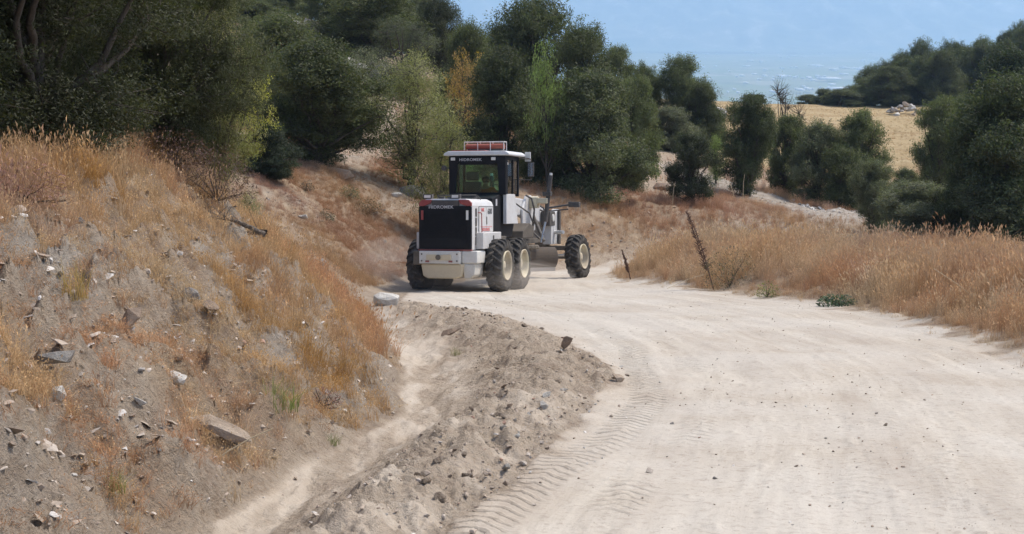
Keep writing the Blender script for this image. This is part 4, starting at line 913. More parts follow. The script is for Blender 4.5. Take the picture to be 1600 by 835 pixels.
P_DIRTY = paint('white_paint_dusty', (.72, .72, .70), .5, .35, low=1.2, dustcol=(.50, .44, .34))
P_TAN = paint('dust_caked_steel', (.66, .57, .40), .8, .4, low=.9, dustcol=(.52, .43, .30))
P_BLACK = paint('black_paint', (.007, .008, .011), .6, .02, spec=.2)
P_DARK = paint('dark_machinery', (.03, .03, .033), .55, .22, low=2.2)
P_MUD = paint('dusty_machinery', (.07, .06, .05), .8, .35, low=1.4, dustcol=(.26, .22, .17))
P_BLADE = paint('worn_blade_steel', (.05, .04, .033), .7, .25, low=.5, dustcol=(.16, .125, .095))
P_RED = paint('red_paint', (.27, .03, .03), .5, .15)
P_ORANGE = paint('beacon_orange', (.33, .075, .04), .5, .2)
P_CREAM = paint('cream_rim_paint', (.66, .60, .43), .5, .35, low=.2)
P_STEEL = paint('bright_steel', (.55, .55, .56), .25, .1, metal=1.0)
P_SEAT = paint('seat_fabric', (.045, .05, .065), .8, .1)
P_LAMP = paint('lamp_lens', (.75, .74, .70), .2, .1)
P_MIRROR = paint('mirror_glass', (.6, .62, .66), .05, .02, metal=1.0)
P_TEXTW = paint('white_letters', (.50, .50, .52), .5, .1)
P_TEXTR = paint('red_letters', (.62, .16, .17), .5, .1)
P_TEXTD = paint('dark_letters', (.05, .055, .065), .5, .05)
mtt, t = newmat('tyre_rubber'); P = t.coord(); n = t.noise(P, 5, 7, .7)
t.surf(t.bsdf(t.ramp(n, (.3, (.030, .029, .029)), (.52, (.065, .060, .055)), (.72, (.17, .15, .125))), .85, t.bump(t.noise(P, 40, 3), .004), spec=.2)); P_RUB = mtt
mgl, t = newmat('cab_glass'); tr = t.n('ShaderNodeBsdfTransparent'); tr.inputs[0].default_value = (.66, .84, .76, 1); gl = t.n('ShaderNodeBsdfGlossy'); gl.inputs['Roughness'].default_value = .03
fr = t.n('ShaderNodeFresnel'); fr.inputs[0].default_value = 1.45; mx = t.n('ShaderNodeMixShader'); t.t.links.new(t.m('MULTIPLY', fr.outputs[0], 1.2, clamp=True), mx.inputs[0])
t.t.links.new(tr.outputs[0], mx.inputs[1]); t.t.links.new(gl.outputs[0], mx.inputs[2]); t.surf(mx.outputs[0]); P_GLASS = mgl

GRH = 17.0                                     # heading, degrees clockwise from straight away
gx0, gy0 = -1.333, 39.33
nrm_ = Vector((0, SLOPE, 1)).normalized(); fwd = Vector((math.sin(R(GRH)), math.cos(R(GRH)), 0)); fwd = (fwd-nrm_*fwd.dot(nrm_)).normalized(); rgt = fwd.cross(nrm_)
GM = Matrix((rgt, fwd, nrm_)).transposed().to_4x4(); GM.translation = Vector((gx0, gy0, plane_z(gy0)-.03))
grader = bpy.data.objects.new('motor_grader', None); link(grader); grader.matrix_world = GM
tag(grader, 'white and black motor grader with orange beacon bar driving away up the dusty road', 'motor grader')

class B:
    """collects shapes into one bmesh"""
    def __init__(s): s.bm = bmesh.new()
    def box(s, x0, x1, y0, y1, z0, z1, rot=None, piv=None, top=None):
        vs = bmesh.ops.create_cube(s.bm, size=1)['verts']
        for v in vs:
            v.co = Vector(((x0+x1)/2+v.co.x*(x1-x0), (y0+y1)/2+v.co.y*(y1-y0), (z0+z1)/2+v.co.z*(z1-z0)))
        if rot is not None: bmesh.ops.rotate(s.bm, verts=vs, cent=piv or ((x0+x1)/2, (y0+y1)/2, (z0+z1)/2), matrix=Euler(rot).to_matrix())
        return s
    def prism(s, pts, axis, a, b):
        """pts 2-D polygon in the plane across the axis; axis 'x': (y,z), 'y': (x,z), 'z': (x,y)"""
        mk = {'x': lambda p, c: (c, p[0], p[1]), 'y': lambda p, c: (p[0], c, p[1]), 'z': lambda p, c: (p[0], p[1], c)}[axis]
        va = [s.bm.verts.new(mk(p, a)) for p in pts]; vb = [s.bm.verts.new(mk(p, b)) for p in pts]; n = len(pts)
        s.bm.faces.new(va); s.bm.faces.new(vb[::-1])
        for i in range(n): s.bm.faces.new((va[i], vb[i], vb[(i+1) % n], va[(i+1) % n]))
        return s
    def tube(s, p0, p1, r0, r1=None, seg=12):
        p0 = Vector(p0); p1 = Vector(p1); r1 = r0 if r1 is None else r1; L = (p1-p0).length
        m = Matrix.Translation((p0+p1)/2) @ (p1-p0).to_track_quat('Z', 'Y').to_matrix().to_4x4()
        bmesh.ops.create_cone(s.bm, cap_ends=True, segments=seg, radius1=r0, radius2=r1, depth=L, matrix=m); return s
    def path(s, pts, r, seg=8):
        for a, b in zip(pts[:-1], pts[1:]): s.tube(a, b, r, r, seg)
        for p in pts[1:-1]: bmesh.ops.create_uvsphere(s.bm, u_segments=seg, v_segments=6, radius=r, matrix=Matrix.Translation(p))
        return s
    def build(s, name, mat, parent=None, bevel=0.0, smooth=False, label=None):
        bmesh.ops.recalc_face_normals(s.bm, faces=s.bm.faces); me = bpy.data.meshes.new(name); s.bm.to_mesh(me); s.bm.free(); me.materials.append(mat)
        if smooth:
            for p in me.polygons: p.use_smooth = True
        o = link(bpy.data.objects.new(name, me), parent)
        if bevel: md = o.modifiers.new('bevel', 'BEVEL'); md.width = bevel; md.segments = 2; md.limit_method = 'ANGLE'
        if label: o['label'] = label
        return o
def text(s, size, loc, rot, mat, parent, name='lettering', ext=.003, wid=1.0):
    cu = bpy.data.curves.new(name, 'FONT'); cu.body = s; cu.size = size; cu.extrude = ext; cu.align_x = 'CENTER'; cu.align_y = 'CENTER'; cu.space_character = 1.05; cu.offset = size*.015
    o = bpy.data.objects.new(name, cu); COL.objects.link(o); dg = bpy.context.evaluated_depsgraph_get(); me = bpy.data.meshes.new_from_object(o.evaluated_get(dg))
    bpy.data.objects.remove(o); me.materials.clear(); me.materials.append(mat); me.name = name
    o = link(bpy.data.objects.new(name, me), parent); o.location = loc; o.rotation_euler = rot; o.scale = (wid, 1, 1); return o

# hood: rear face at y=-1.2, side face x=.70
HB = [(-.70, 1.08), (.70, 1.08), (.70, 2.20), (.66, 2.30), (.52, 2.37), (-.52, 2.37), (-.66, 2.30), (-.70, 2.20)]
hood = B().prism(HB, 'y', -1.14, .60).build('engine_hood', P_WHITE, grader, .02)
B().prism([(-.70, 1.10), (.70, 1.10), (.70, 2.16), (.67, 2.19), (-.67, 2.19), (-.70, 2.16)], 'y', -1.22, -1.143).build('radiator_grille', P_BLACK, hood, .015)
g_ = B()
for k in range(17): g_.box(-.60, .60, -1.232, -1.222, 1.42+k*.038, 1.436+k*.038)
g_.build('louvres', P_BLACK, hood)
B().box(-.60, .60, -1.231, -1.222, 1.14, 1.36).build('lower_screen', P_BLACK, hood, .004)
for s in (-1, 1): B().prism([(s*.70, 2.19), (s*.70, 2.27), (s*.62, 2.345), (s*.36, 2.345), (s*.40, 2.25), (s*.56, 2.19)][::s], 'y', -1.215, -1.143).build('red_corner', P_RED, hood, .006)
B().box(-.36, .36, -1.20, -1.143, 2.19, 2.335).build('hood_rear_lip', P_DARK, hood, .006)
B().box(-.71, .71, -1.23, -1.15, 1.065, 1.095).build('red_stripe', P_RED, hood)
text('HIDROMEK', .11, (-.10, -1.226, 2.215-.055), (PI/2, 0, 0), P_TEXTW, hood, wid=1.15)
for x in (-.50, .24):
    l_ = B().box(x-.12, x+.12, -1.12, -.98, 2.375, 2.49).build('work_lamp', P_DARK, grader, .01); B().box(x-.085, x+.085, -1.135, -1.122, 2.395, 2.465).build('lens', P_LAMP, l_)
B().box(-.20, -.06, -1.10, -1.0, 2.372, 2.43).build('rear_camera', P_DARK, grader, .008)
for x, z in ((.60, 1.98), (-.60, 1.98)): B().box(x-.03, x+.03, -1.245, -1.223, z-.14, z+.10).build('tail_lamp', P_LAMP if x > 0 else P_RED, grader, .004)
# right and left hood doors with intake slots, red rail
for s in (-1, 1):
    dr = B().box(min(s*.701, s*.712), max(s*.701, s*.712), -.62, .54, 1.53, 2.17).build('side_door', P_WHITE, hood, .004)
    sl = B()
    for k in range(4): sl.box(min(s*.703, s*.716), max(s*.703, s*.716), -.90, -.80, 1.20+k*.24, 1.41+k*.24)
    sl.build('intake_slot', P_DARK, hood)
    B().path([(s*.72, -.72, 2.02), (s*.775, -.66, 2.02), (s*.775, -.60, 1.98), (s*.775, -.58, 1.25), (s*.775, -.66, 1.18), (s*.72, -.70, 1.16)], .014, 7).build('red_handrail', P_RED, grader, smooth=True)
    sm_ = B()
    for y0_, y1_, z0_, z1_ in ((-.632, -.62, 1.52, 2.18), (.54, .552, 1.52, 2.18), (-.62, .54, 2.17, 2.182), (-.04, -.032, 1.54, 2.16)): sm_.box(min(s*.702, s*.7135), max(s*.702, s*.7135), y0_, y1_, z0_, z1_)
    sm_.build('door_seam', P_DARK, hood)
    B().box(min(s*.712, s*.722), max(s*.712, s*.722), -.02, .02, 1.72, 1.92).build('door_latch', P_DARK, hood)
    rz = (PI/2, 0, s*PI/2)
    text('HMK', .13, (s*.716, -.34, 2.09), rz, P_TEXTR, hood, wid=.9); text('600', .20, (s*.716, .25, 2.05), rz, P_TEXTD, hood, wid=1.15)
    text('HIDROMEK', .115, (s*.716, -.08, 1.585), rz, P_TEXTR, hood, wid=1.1)
    B().box(min(s*.713, s*.716), max(s*.713, s*.716), -.52, .44, 1.655, 1.668).build('red_pinstripe', P_TEXTR, hood)
    B().box(min(s*.70, s*.90), max(s*.70, s*.90), -.86, .66, 1.10, 1.52).build('battery_box', P_WHITE, grader, .02)
    B().box(min(s*.901, s*.912), max(s*.901, s*.912), -.06, .02, 1.26, 1.44).build('box_latch', P_DARK, grader)
B().tube((.36, .1, 2.37), (.36, .1, 2.44), .06).build('exhaust_stub', P_DARK, grader, smooth=False)
B().path([(-.55, -.2, 2.36), (-.55, -.2, 2.47), (.5, -.2, 2.47), (.62, -.2, 2.36)], .016).build('hood_rail', P_DARK, grader, smooth=True)
# bumper / counterweight
bp = B().box(-.64, .44, -1.36, -1.14, .74, 1.055).build('bumper', P_DIRTY, grader, .012)
for x in (-.57, .37):
    for z in (.81, .98): B().tube((x, -1.375, z), (x, -1.358, z), .022, seg=8).build('bolt', P_DARK, bp)
for x in (-.42, .20): B().box(x-.05, x+.05, -1.37, -1.361, .775, .82).build('reflector', P_RED, bp)
B().box(-.44, .22, -1.385, -1.362, .83, .97).build('tow_plate', P_TAN, bp, .006); B().tube((-.11, -1.43, .90), (-.11, -1.386, .90), .07, .055, 14).build('tow_pin', P_MUD, bp)
B().prism([(-.62, .735), (.52, .735), (.46, .40), (.30, .36), (-.42, .36), (-.56, .42)], 'y', -1.31, -.3).build('rear_belly_tank', P_TAN, grader, .04)
B().box(.445, .86, -1.22, -.55, .74, 1.06).build('counterweight', P_DIRTY, grader, .03)
B().prism([(.45, .735), (.80, .735), (.78, .45), (.66, .36), (.50, .36)], 'y', -1.2, -.5).build('counterweight_foot', P_DIRTY, grader, .03)
B().box(-.86, -.645, -1.22, -.55, .70, 1.06).build('counterweight', P_MUD, grader, .03)
B().box(-.62, .62, -.5, 1.9, .55, 1.07).build('chassis', P_MUD, grader, .02)
for s in (-1, 1):
    B().prism([(-.35, .50), (-.2, .38), (1.75, .38), (1.9, .50), (1.9, .86), (1.75, .98), (-.2, .98), (-.35, .86)], 'x', min(s*.64, s*.85), max(s*.64, s*.85)).build('tandem_case', P_MUD, grader, .03)
    B().prism([(.62, 1.08), (1.05, 1.08), (1.3, 1.32), (1.3, 1.40), (.62, 1.40)], 'x', min(s*.45, s*.84), max(s*.45, s*.84)).build('step_box', P_MUD, grader, .02)
# cab
cb = B().prism([(.62, 1.35), (2.35, 1.35), (2.60, 1.72), (2.60, 2.46), (1.42, 2.46), (1.42, 2.52), (.62, 2.40)], 'x', -.66, .66).build('cab_base', P_BLACK, grader, .02)
B().box(.661, .672, .90, 1.02, 2.20, 2.38).build('sticker', P_TEXTW, cb); 
for s in (-1, 1): B().prism([(1.44, 1.72), (2.50, 1.72), (2.22, 2.52), (1.44, 2.52)], 'x', min(s*.70, s*.80), max(s*.70, s*.80)).build('door_lower_panel', P_WHITE, grader, .01)
Z0, Z1 = 2.50, 3.54
fr_ = B()
for s in (-1, 1):
    fr_.prism([(s*.80, Z0), (s*.62, Z0), (s*.56, 3.30), (s*.50, 3.36), (s*.50, Z1), (s*.80, Z1)][::s], 'y', 1.36, 1.46)
    fr_.box(min(s*.72, s*.80), max(s*.72, s*.80), 1.465, 1.56, Z0, Z1)
    fr_.box(min(s*.73, s*.80), max(s*.73, s*.80), 2.50, 2.60, 2.46, Z1)
    fr_.box(min(s*.74, s*.80), max(s*.74, s*.80), 2.02, 2.08, 2.53, Z1)
    fr_.box(min(s*.74, s*.795), max(s*.74, s*.795), 1.565, 2.495, 3.44, Z1)
fr_.box(-.50, .50, 1.362, 1.458, 3.30, Z1).box(-.62, .62, 1.362, 1.458, 2.50, 2.56).box(-.725, .725, 2.52, 2.60, 3.42, Z1).box(-.72, .72, 2.52, 2.598, 2.47, 2.55)
cf = fr_.build('cab_frame', P_BLACK, grader, .012)
B().box(-.60, .60, 1.395, 1.405, 2.56, 3.30).build('rear_window', P_GLASS, cf)
B().box(-.715, .715, 2.555, 2.565, 2.555, 3.415).build('windscreen', P_GLASS, cf)
for s in (-1, 1):
    B().box(min(s*.765, s*.775), max(s*.765, s*.775), 1.565, 2.015, 2.53, 3.435).build('side_window', P_GLASS, cf); B().box(min(s*.765, s*.775), max(s*.765, s*.775), 2.085, 2.495, 2.53, 3.435).build('door_window', P_GLASS, cf)
    B().box(min(s*.80, s*.825), max(s*.80, s*.825), 2.2, 2.24, 2.6, 2.9).build('door_handle', P_DARK, cf)
rf = B().prism([(-.92, 3.545), (.92, 3.545), (.92, 3.60), (.80, 3.665), (-.80, 3.665), (-.92, 3.60)], 'y', 1.26, 2.86).build('cab_roof', P_WHITE, grader, .02)
B().prism([(-.80, 3.667), (.25, 3.667), (.20, 3.69), (-.70, 3.69)], 'y', 1.35, 2.4).build('roof_hatch', P_RED, rf, .008)
B().box(-.56, .20, 1.335, 1.358, 3.36, 3.47).build('sign_plate', P_BLACK, cf)
text('HIDROMEK', .105, (-.18, 1.332, 3.435), (PI/2, 0, 0), P_TEXTW, cf, wid=1.15)
for x in (-.68, .46): B().box(x-.06, x+.06, 1.33, 1.358, 3.42, 3.50).build('cab_lamp', P_LAMP, cf, .006)
B().box(.801, .812, 1.50, 1.56, 3.30, 3.36).build('side_marker', P_LAMP, cf)
# beacon bar in its cage
bb = B().tube((-.50, 1.95, 3.81), (.58, 1.95, 3.81), .075, seg=16).build('beacon_bar', P_ORANGE, grader, smooth=False)
B().box(-.45, .53, 1.90, 2.0, 3.665, 3.745).build('beacon_base', P_DARK, bb)
cg = B()
for x in (-.52, -.14, .22, .60): cg.path([(x, 1.83, 3.70), (x, 1.83, 3.93), (x, 2.07, 3.93), (x, 2.07, 3.70)], .012, 6)
cg.path([(-.52, 1.83, 3.93), (.60, 1.83, 3.93)], .011, 6).path([(-.52, 2.07, 3.93), (.60, 2.07, 3.93)], .011, 6)
cg.build('beacon_cage', P_DIRTY, bb)
# mirrors
mr = B().path([(.80, 2.62, 3.50), (1.02, 2.80, 3.50), (1.08, 2.82, 3.48), (1.08, 2.82, 3.42)], .016, 7).path([(.80, 2.6, 2.92), (1.08, 2.8, 2.92), (1.08, 2.82, 3.0)], .014, 7).build('mirror_arm', P_MUD, grader)
B().box(.98, 1.16, 2.77, 2.83, 3.0, 3.40).build('mirror', P_DARK, mr, .012); B().box(1.0, 1.14, 2.755, 2.768, 3.02, 3.38).build('mirror_glass', P_MIRROR, mr)
B().box(.90, 1.06, 2.80, 2.85, 3.42, 3.68).build('upper_mirror', P_DIRTY, mr, .01)
ml = B().path([(-.80, 2.62, 3.40), (-1.05, 2.75, 3.42)], .016, 7).build('mirror_arm', P_DARK, grader); B().box(-1.16, -1.0, 2.72, 2.78, 3.0, 3.42).build('mirror', P_DARK, ml, .012)
B().tube((-.93, 1.30, 3.22), (-.93, 1.38, 3.22), .07).tube((-.80, 1.40, 3.22), (-.93, 1.36, 3.22), .012, seg=6).build('rear_lamp', P_DARK, grader)
# interior
st = B().box(-.48, .02, 1.60, 1.74, 1.95, 2.86).box(-.48, .02, 1.74, 2.15, 1.95, 2.08).build('seat', P_SEAT, grader, .05); B().box(-.40, -.04, 1.58, 1.70, 2.88, 3.12).build('headrest', P_SEAT, st, .05)
bm_ = B(); n = 20; C0 = Vector((.32, 2.28, 2.78)); q_ = Euler((R(60), 0, 0)).to_matrix()
pp = [C0+q_ @ Vector((math.cos(2*PI*i/n)*.20, math.sin(2*PI*i/n)*.20, 0)) for i in range(n+1)]
bm_.path([tuple(p) for p in pp], .016, 6).tube(pp[0], pp[n//2], .012, seg=6).tube(C0, (.32, 2.45, 2.4), .03, seg=8).build('steering_wheel', P_DARK, grader)
B().box(-.1, .6, 2.35, 2.5, 2.3, 2.62).build('dashboard', P_DARK, grader, .03)
# main frame, gooseneck
B().box(-.30, .30, 1.9, 3.0, .75, 1.35).build('articulation_frame', P_MUD, grader, .03)
gn = B(); prof = [(2.7, 1.15), (3.1, 1.25), (3.6, 1.95), (5.5, 1.92), (7.0, 1.66), (7.45, 1.15), (8.0, 1.12), (8.0, 1.95), (7.2, 2.16), (5.6, 2.38), (3.4, 2.48), (2.7, 2.0)]
gn.prism(prof, 'x', -.20, .22)
gno = gn.build('gooseneck_frame', P_WHITE, grader, .03)
B().prism([(4.6, 1.45), (5.2, 1.35), (5.9, 1.5), (5.9, 2.2), (5.5, 2.52), (5.0, 2.5), (4.6, 2.1)], 'x', .225, .30).build('saddle_plate', P_WHITE, gno, .02)
B().prism([(5.2, 2.15), (5.5, 2.15), (5.6, 2.42), (5.35, 2.50), (5.2, 2.46)], 'x', .31, .549).build('saddle_arm', P_CREAM, gno, .02)
for s in (-1, 1):
    B().box(min(s*.55, s*.85), max(s*.55, s*.85), 5.2, 5.5, 2.28, 2.44).build('lift_bracket', P_CREAM, grader, .02)
    lc = B().tube((s*.78, 5.30, 1.75), (s*.90, 5.42, 3.10), .065, .065, 14).build('lift_cylinder', P_DARK, grader, smooth=False)
    B().tube((s*.905, 5.425, 3.10), (s*.912, 5.432, 3.17), .045, seg=10).build('cylinder_cap', P_LAMP, lc); B().tube((s*.68, 5.18, 1.15), (s*.78, 5.30, 1.75), .035, seg=10).build('piston_rod', P_STEEL, lc); B().box(s*.82-.12, s*.82+.12, 5.26, 5.46, 2.50, 2.62).build('clamp', P_DARK, lc, .01)
B().tube((.25, 5.75, 2.0), (.75, 5.2, 1.2), .05, seg=10).tube((.70, 5.0, 1.25), (.2, 5.0, 1.75), .03, seg=8).build('side_shift_cylinder', P_DARK, grader)
B().path([(.3, 4.9, 2.52), (.45, 5.0, 2.42), (.5, 5.1, 2.1), (.4, 5.3, 1.6)], .028, 7).path([(.3, 5.9, 2.3), (.55, 5.9, 2.15), (.6, 6.1, 1.8), (.35, 6.4, 1.6)], .024, 7).path([(.24, 6.6, 2.1), (.42, 6.8, 2.0), (.42, 7.2, 1.5), (.3, 7.5, 1.1)], .024, 7).path([(.24, 4.0, 2.3), (.5, 4.6, 2.0), (.42, 5.2, 1.75), (.3, 5.9, 1.7)], .022, 7).build('hydraulic_hoses', P_DARK, grader, smooth=True)
B().box(.23, .52, 6.7, 7.3, 1.62, 2.05).build('valve_block', P_DARK, grader, .02)
B().tube((.525, 7.0, 1.86), (.56, 7.0, 1.86), .11, seg=16).build('hose_reel_ring', P_DIRTY, grader)
B().prism([(6.9, 1.06), (7.15, 1.06), (7.2, 1.7), (6.95, 1.7)], 'x', .24, .5).build('front_plate', P_WHITE, grader, .01); B().prism([(7.35, 1.06), (7.95, 1.06), (7.95, 2.12), (7.35, 1.95)], 'x', .24, .46).build('front_plate', P_WHITE, grader, .01)
B().box(.47, .54, 7.75, 7.9, 1.05, 2.1).build('front_post', P_DARK, grader, .01); B().tube((.2, 7.6, 1.42), (.78, 7.3, 1.42), .055, seg=10).build('lean_cylinder', P_DIRTY, grader)
ar = B().path([(.2, 7.5, 2.15), (.95, 7.5, 2.26)], .03, 8).path([(.2, 7.4, 2.05), (.9, 7.4, 2.12)], .02, 6).build('headlamp_arm', P_DARK, grader); B().box(.90, 1.24, 7.4, 7.6, 2.18, 2.34).build('headlamp', P_DARK, ar, .02)
ar = B().path([(-.2, 7.5, 2.15), (-.95, 7.5, 2.26)], .03, 8).build('headlamp_arm', P_DARK, grader); B().box(-1.24, -.90, 7.4, 7.6, 2.18, 2.34).build('headlamp', P_DARK, ar, .02)
B().prism([(.2, 7.2), (-.2, 7.2), (-.62, 3.6), (.62, 3.6)], 'z', 1.12, 1.26).build('drawbar', P_MUD, grader, .02)
cr = B(); n = 28; RR = .78
cr.path([(math.cos(2*PI*i/n)*RR, 4.35+math.sin(2*PI*i/n)*RR, 1.04) for i in range(n+1)], .06, 6)
cr.build('turning_circle', P_MUD, grader)
B().prism([(3.55, 1.3), (4.6, 1.3), (4.7, 1.62), (4.2, 1.72), (3.6, 1.5)], 'x', -.35, .62).build('circle_drive', P_MUD, grader, .02)
# moldboard: a curved blade, turned across
mb = B(); arc = [(.30*(1-math.cos(a))-.02, .34*math.sin(a)) for a in np.linspace(-1.15, 1.15, 11)]; poly = arc+[(x+.035, z) for x, z in arc[::-1]]
mb.prism(poly, 'x', -1.85, 1.85); bld = mb.build('moldboard', P_BLADE, grader, smooth=False)
bld.location = (-.15, 4.3, .70); bld.rotation_euler = (0, 0, R(50))
B().box(-1.85, 1.85, .12, .14, -.40, -.24).build('cutting_edge', P_STEEL, bld)
# front axle
fx = B().box(-.92, .92, 7.70, 7.92, .86, 1.0).box(-.86, .86, 7.66, 7.78, .60, .72).box(-.18, .18, 7.45, 8.0, .66, 1.12).build('front_axle', P_DARK, grader, .02)
B().tube((-.85, 7.45, .72), (.85, 7.45, .72), .035, seg=8).build('tie_rod', P_STEEL, grader); B().box(.72, .90, 7.5, 7.7, .66, .80).box(-.90, -.72, 7.5, 7.7, .66, .80).build('steering_knuckle', P_CREAM, grader, .02)
# wheels
def wheel_meshes():
    Rt, W = .685, .42
    pr = [(.37, -.15), (.40, -.185), (.50, -.215), (.58, -.205), (.625, -.175), (.645, -.10), (.65, 0), (.645, .10), (.625, .175), (.58, .205), (.50, .215), (.40, .185), (.37, .15)]
    seg = 56; V = []; F = []; n = len(pr)
    for s in range(seg):
        a = 2*PI*s/seg
        for r_, x in pr: V.append((x, math.cos(a)*r_, math.sin(a)*r_))
    for s in range(seg):
        for k in range(n-1): F.append((s*n+k, s*n+k+1, ((s+1) % seg)*n+k+1, ((s+1) % seg)*n+k))
    NL = 20
    for side in (-1, 1):
        for i in range(NL):
            a0 = 2*PI*(i+(.5 if side > 0 else 0))/NL; st_ = [(-.015, .0, .688), (.09, .075, .686), (.17, .145, .672), (.212, .185, .615)]; b = len(V)
            for x, da, r_ in st_:
                for dd, rr in ((-.040, r_-.07), (-.032, r_), (.032, r_), (.040, r_-.07)):
                    a = a0+da*1.2+dd/.66*1.15; V.append((side*x, math.cos(a)*rr, math.sin(a)*rr))
            for k in range(3):
                for j in range(3): F.append((b+k*4+j, b+k*4+j+1, b+(k+1)*4+j+1, b+(k+1)*4+j))
            F.append((b, b+1, b+2, b+3)); F.append((b+15, b+14, b+13, b+12))
    ty = mesh_np('tyre', V, F, [P_RUB]); 
    bb_ = bmesh.new(); bb_.from_mesh(ty); bmesh.ops.recalc_face_normals(bb_, faces=bb_.faces); bb_.to_mesh(ty); bb_.free()
    pr = [(.375, .17), (.385, .215), (.36, .215), (.345, .16), (.33, .06), (.25, .03), (.22, .05), (.14, .05), (.12, .12), (.06, .13), (.0, .13)]
    V = []; F = []; n = len(pr); seg = 40
    for s in range(seg):
        a = 2*PI*s/seg
        for r_, x in pr: V.append((x, math.cos(a)*r_, math.sin(a)*r_))
    for s in range(seg):
        for k in range(n-1): F.append((s*n+k, s*n+k+1, ((s+1) % seg)*n+k+1, ((s+1) % seg)*n+k))
    ri = mesh_np('rim', V, F, [P_CREAM], True)
    b2 = B()
    for k in range(10):
        a = 2*PI*k/10; b2.tube((.048, math.cos(a)*.18, math.sin(a)*.18), (.085, math.cos(a)*.18, math.sin(a)*.18), .018, seg=6)
    bmesh.ops.recalc_face_normals(b2.bm, faces=b2.bm.faces); bo = bpy.data.meshes.new('wheel_nuts'); b2.bm.to_mesh(bo); b2.bm.free(); bo.materials.append(P_MUD)
    return ty, ri, bo
WM = wheel_meshes()
for x, y, st_ in ((1.07, 0, 0), (1.07, 1.52, 0), (-1.07, 0, 0), (-1.07, 1.52, 0), (1.10, 7.8, -5), (-1.10, 7.8, -5)):
    wo = link(bpy.data.objects.new('wheel', None), grader); wo.location = (x, y, .665); wo.rotation_euler = (rnd.uniform(0, 6), 0, 0)
    if st_: wo.rotation_euler = (0, R(-4 if x > 0 else -4), R(st_))
    if x < 0: wo.scale = (-1, 1, 1)
    for nm, me in zip(('tyre', 'rim', 'wheel_nuts'), WM): link(bpy.data.objects.new(nm, me), wo)
    B().tube((-.30 if x > 0 else -.30, 0, 0), (.05, 0, 0), .12, seg=12).build('hub', P_MUD, wo)

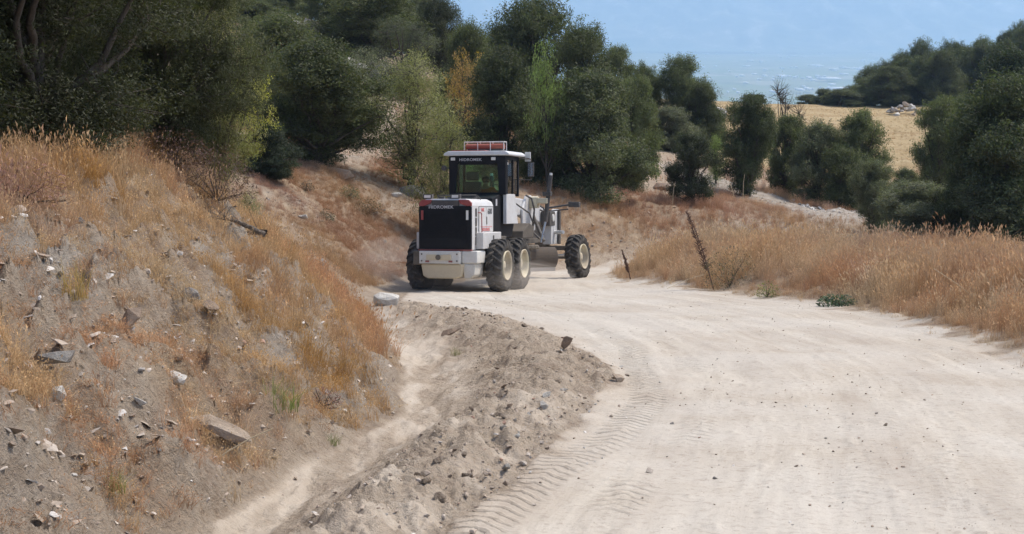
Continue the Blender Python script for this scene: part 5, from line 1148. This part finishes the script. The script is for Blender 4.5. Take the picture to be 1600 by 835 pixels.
# ------------------------------------------------------------ driver
def driver():
    root = bpy.data.objects.new('person', None); link(root); root.matrix_world = GM @ Matrix.Translation((.02, 1.98, 2.20))
    tag(root, 'driver in an orange vest sitting in the grader cab, reaching for the steering wheel', 'person')
    def skin(name, pts, edges, rad, mat, sub=2):
        me = bpy.data.meshes.new(name); me.from_pydata([p for p in pts], edges, []); me.materials.append(mat)
        o = link(bpy.data.objects.new(name, me), root); o.modifiers.new('skin', 'SKIN'); sk = me.skin_vertices[0].data
        for i, r_ in enumerate(rad): sk[i].radius = (r_, r_) if not isinstance(r_, tuple) else r_
        sk[0].use_root = True
        md = o.modifiers.new('smooth', 'SUBSURF'); md.levels = md.render_levels = sub
        return o
    ms, t = newmat('skin'); t.surf(t.bsdf((.42, .25, .17), .55)); mv, t = newmat('orange_vest'); t.surf(t.bsdf((.55, .13, .035), .8)); mh, t = newmat('dark_hair'); t.surf(t.bsdf((.02, .015, .012), .7)); mj, t = newmat('trousers'); t.surf(t.bsdf((.04, .05, .08), .85))
    P_ = [(0, 0, .0), (0, .02, .16), (0, .03, .32), (0, .04, .46), (0, .05, .55), (0, .07, .66), (0, .09, .74),
          (.19, .05, .46), (.29, .20, .28), (.34, .42, .36), (.36, .48, .38), (-.19, .05, .46), (-.30, .16, .24), (-.12, .40, .30), (-.06, .45, .32),
          (.11, .10, -.02), (.15, .45, .0), (.15, .50, -.38), (.15, .60, -.42), (-.11, .10, -.02), (-.15, .45, .0), (-.15, .50, -.38), (-.15, .60, -.42)]
    E_ = [(0, 1), (1, 2), (2, 3), (3, 4), (4, 5), (5, 6), (3, 7), (7, 8), (8, 9), (9, 10), (3, 11), (11, 12), (12, 13), (13, 14), (0, 15), (15, 16), (16, 17), (17, 18), (0, 19), (19, 20), (20, 21), (21, 22)]
    skin('body', P_, E_, [.15, .14, .15, .13, .055, .09, .075, .065, .048, .036, .03, .065, .048, .036, .03, .095, .07, .05, .04, .095, .07, .05, .04], ms)
    skin('vest', [(0, 0, .02), (0, .02, .16), (0, .03, .32), (0, .035, .47), (.20, .05, .45), (.28, .17, .31), (-.20, .05, .45), (-.28, .14, .28)], [(0, 1), (1, 2), (2, 3), (3, 4), (4, 5), (3, 6), (6, 7)], [.17, .165, .17, .145, .085, .065, .085, .065], mv)
    skin('trousers', [(0, 0, -.02), (.11, .10, -.02), (.15, .45, .0), (.15, .50, -.34), (-.11, .10, -.02), (-.15, .45, .0), (-.15, .50, -.34)], [(0, 1), (1, 2), (2, 3), (0, 4), (4, 5), (5, 6)], [.165, .11, .085, .065, .11, .085, .065], mj)
    b = B(); bmesh.ops.create_uvsphere(b.bm, u_segments=16, v_segments=10, radius=.108, matrix=Matrix.Translation((0, .06, .715))); b.build('hair', mh, root, smooth=True)
    # fingers closed on the wheel rim
    fg = B()
    for hx, hy, hz, sg in ((.36, .48, .38, 1), (-.06, .45, .32, -1)):
        for k in range(4):
            p = Vector((hx-.03+.02*k, hy+.01, hz+.01)); L = (.034, .038, .036, .028)[k]; fg.tube(p, p+Vector((0, L, .012)), .009, .008, 6).tube(p+Vector((0, L, .012)), p+Vector((0, L+.012, -.022)), .008, .007, 6)
        fg.tube((hx-sg*.035, hy-.02, hz), (hx-sg*.06, hy+.02, hz-.01), .010, .008, 6)
    fg.build('fingers', ms, root, smooth=True)
driver()

# ------------------------------------------------------------ air
def haze():
    mt = bpy.data.materials.new('haze_air'); mt.use_nodes = True; nt = mt.node_tree; nt.nodes.clear(); out = nt.nodes.new('ShaderNodeOutputMaterial'); pv = nt.nodes.new('ShaderNodeVolumePrincipled')
    pv.inputs['Color'].default_value = (.49, .71, 1.0, 1); pv.inputs['Density'].default_value = HAZE; pv.inputs['Anisotropy'].default_value = .3
    nt.links.new(pv.outputs[0], out.inputs['Volume'])
    b = B().box(-32000, 32000, -3000, 22500, -290, 760); o = b.build('haze', mt); tag(o, 'blue summer haze filling the valley air', kind='stuff')
HAZE = 1/6900
haze()

def dust():
    mt = bpy.data.materials.new('dust_air'); mt.use_nodes = True; nt = mt.node_tree; nt.nodes.clear(); out = nt.nodes.new('ShaderNodeOutputMaterial'); pv = nt.nodes.new('ShaderNodeVolumePrincipled')
    pv.inputs['Color'].default_value = (.93, .86, .78, 1); pv.inputs['Density'].default_value = .12
    nt.links.new(pv.outputs[0], out.inputs['Volume'])
    b = B()
    for c, r_ in (((-1.7, 0, .35), (1.1, 1.6, .5)), ((.1, .9, .25), (2.2, 2.2, .4)), ((1.4, 1.6, .3), (1.1, 2.0, .45)), ((-2.2, 1.0, .6), (1.3, 2.2, .75))):
        vs = bmesh.ops.create_icosphere(b.bm, subdivisions=4, radius=1)['verts']
        co = np.array([v.co[:] for v in vs]); k = 1+.45*fbm(co[:, 0]*1.5+c[0]*3, co[:, 1]*1.5+co[:, 2]*1.7, 3, 44)
        for v, kk in zip(vs, k): v.co = Vector((c[0]+v.co.x*r_[0]*kk, c[1]+v.co.y*r_[1]*kk, max(.02, c[2]+v.co.z*r_[2]*kk)))
    o = b.build('dust', mt); o.matrix_world = GM; tag(o, 'thin pale dust stirred up around the grader wheels', kind='stuff')
dust()
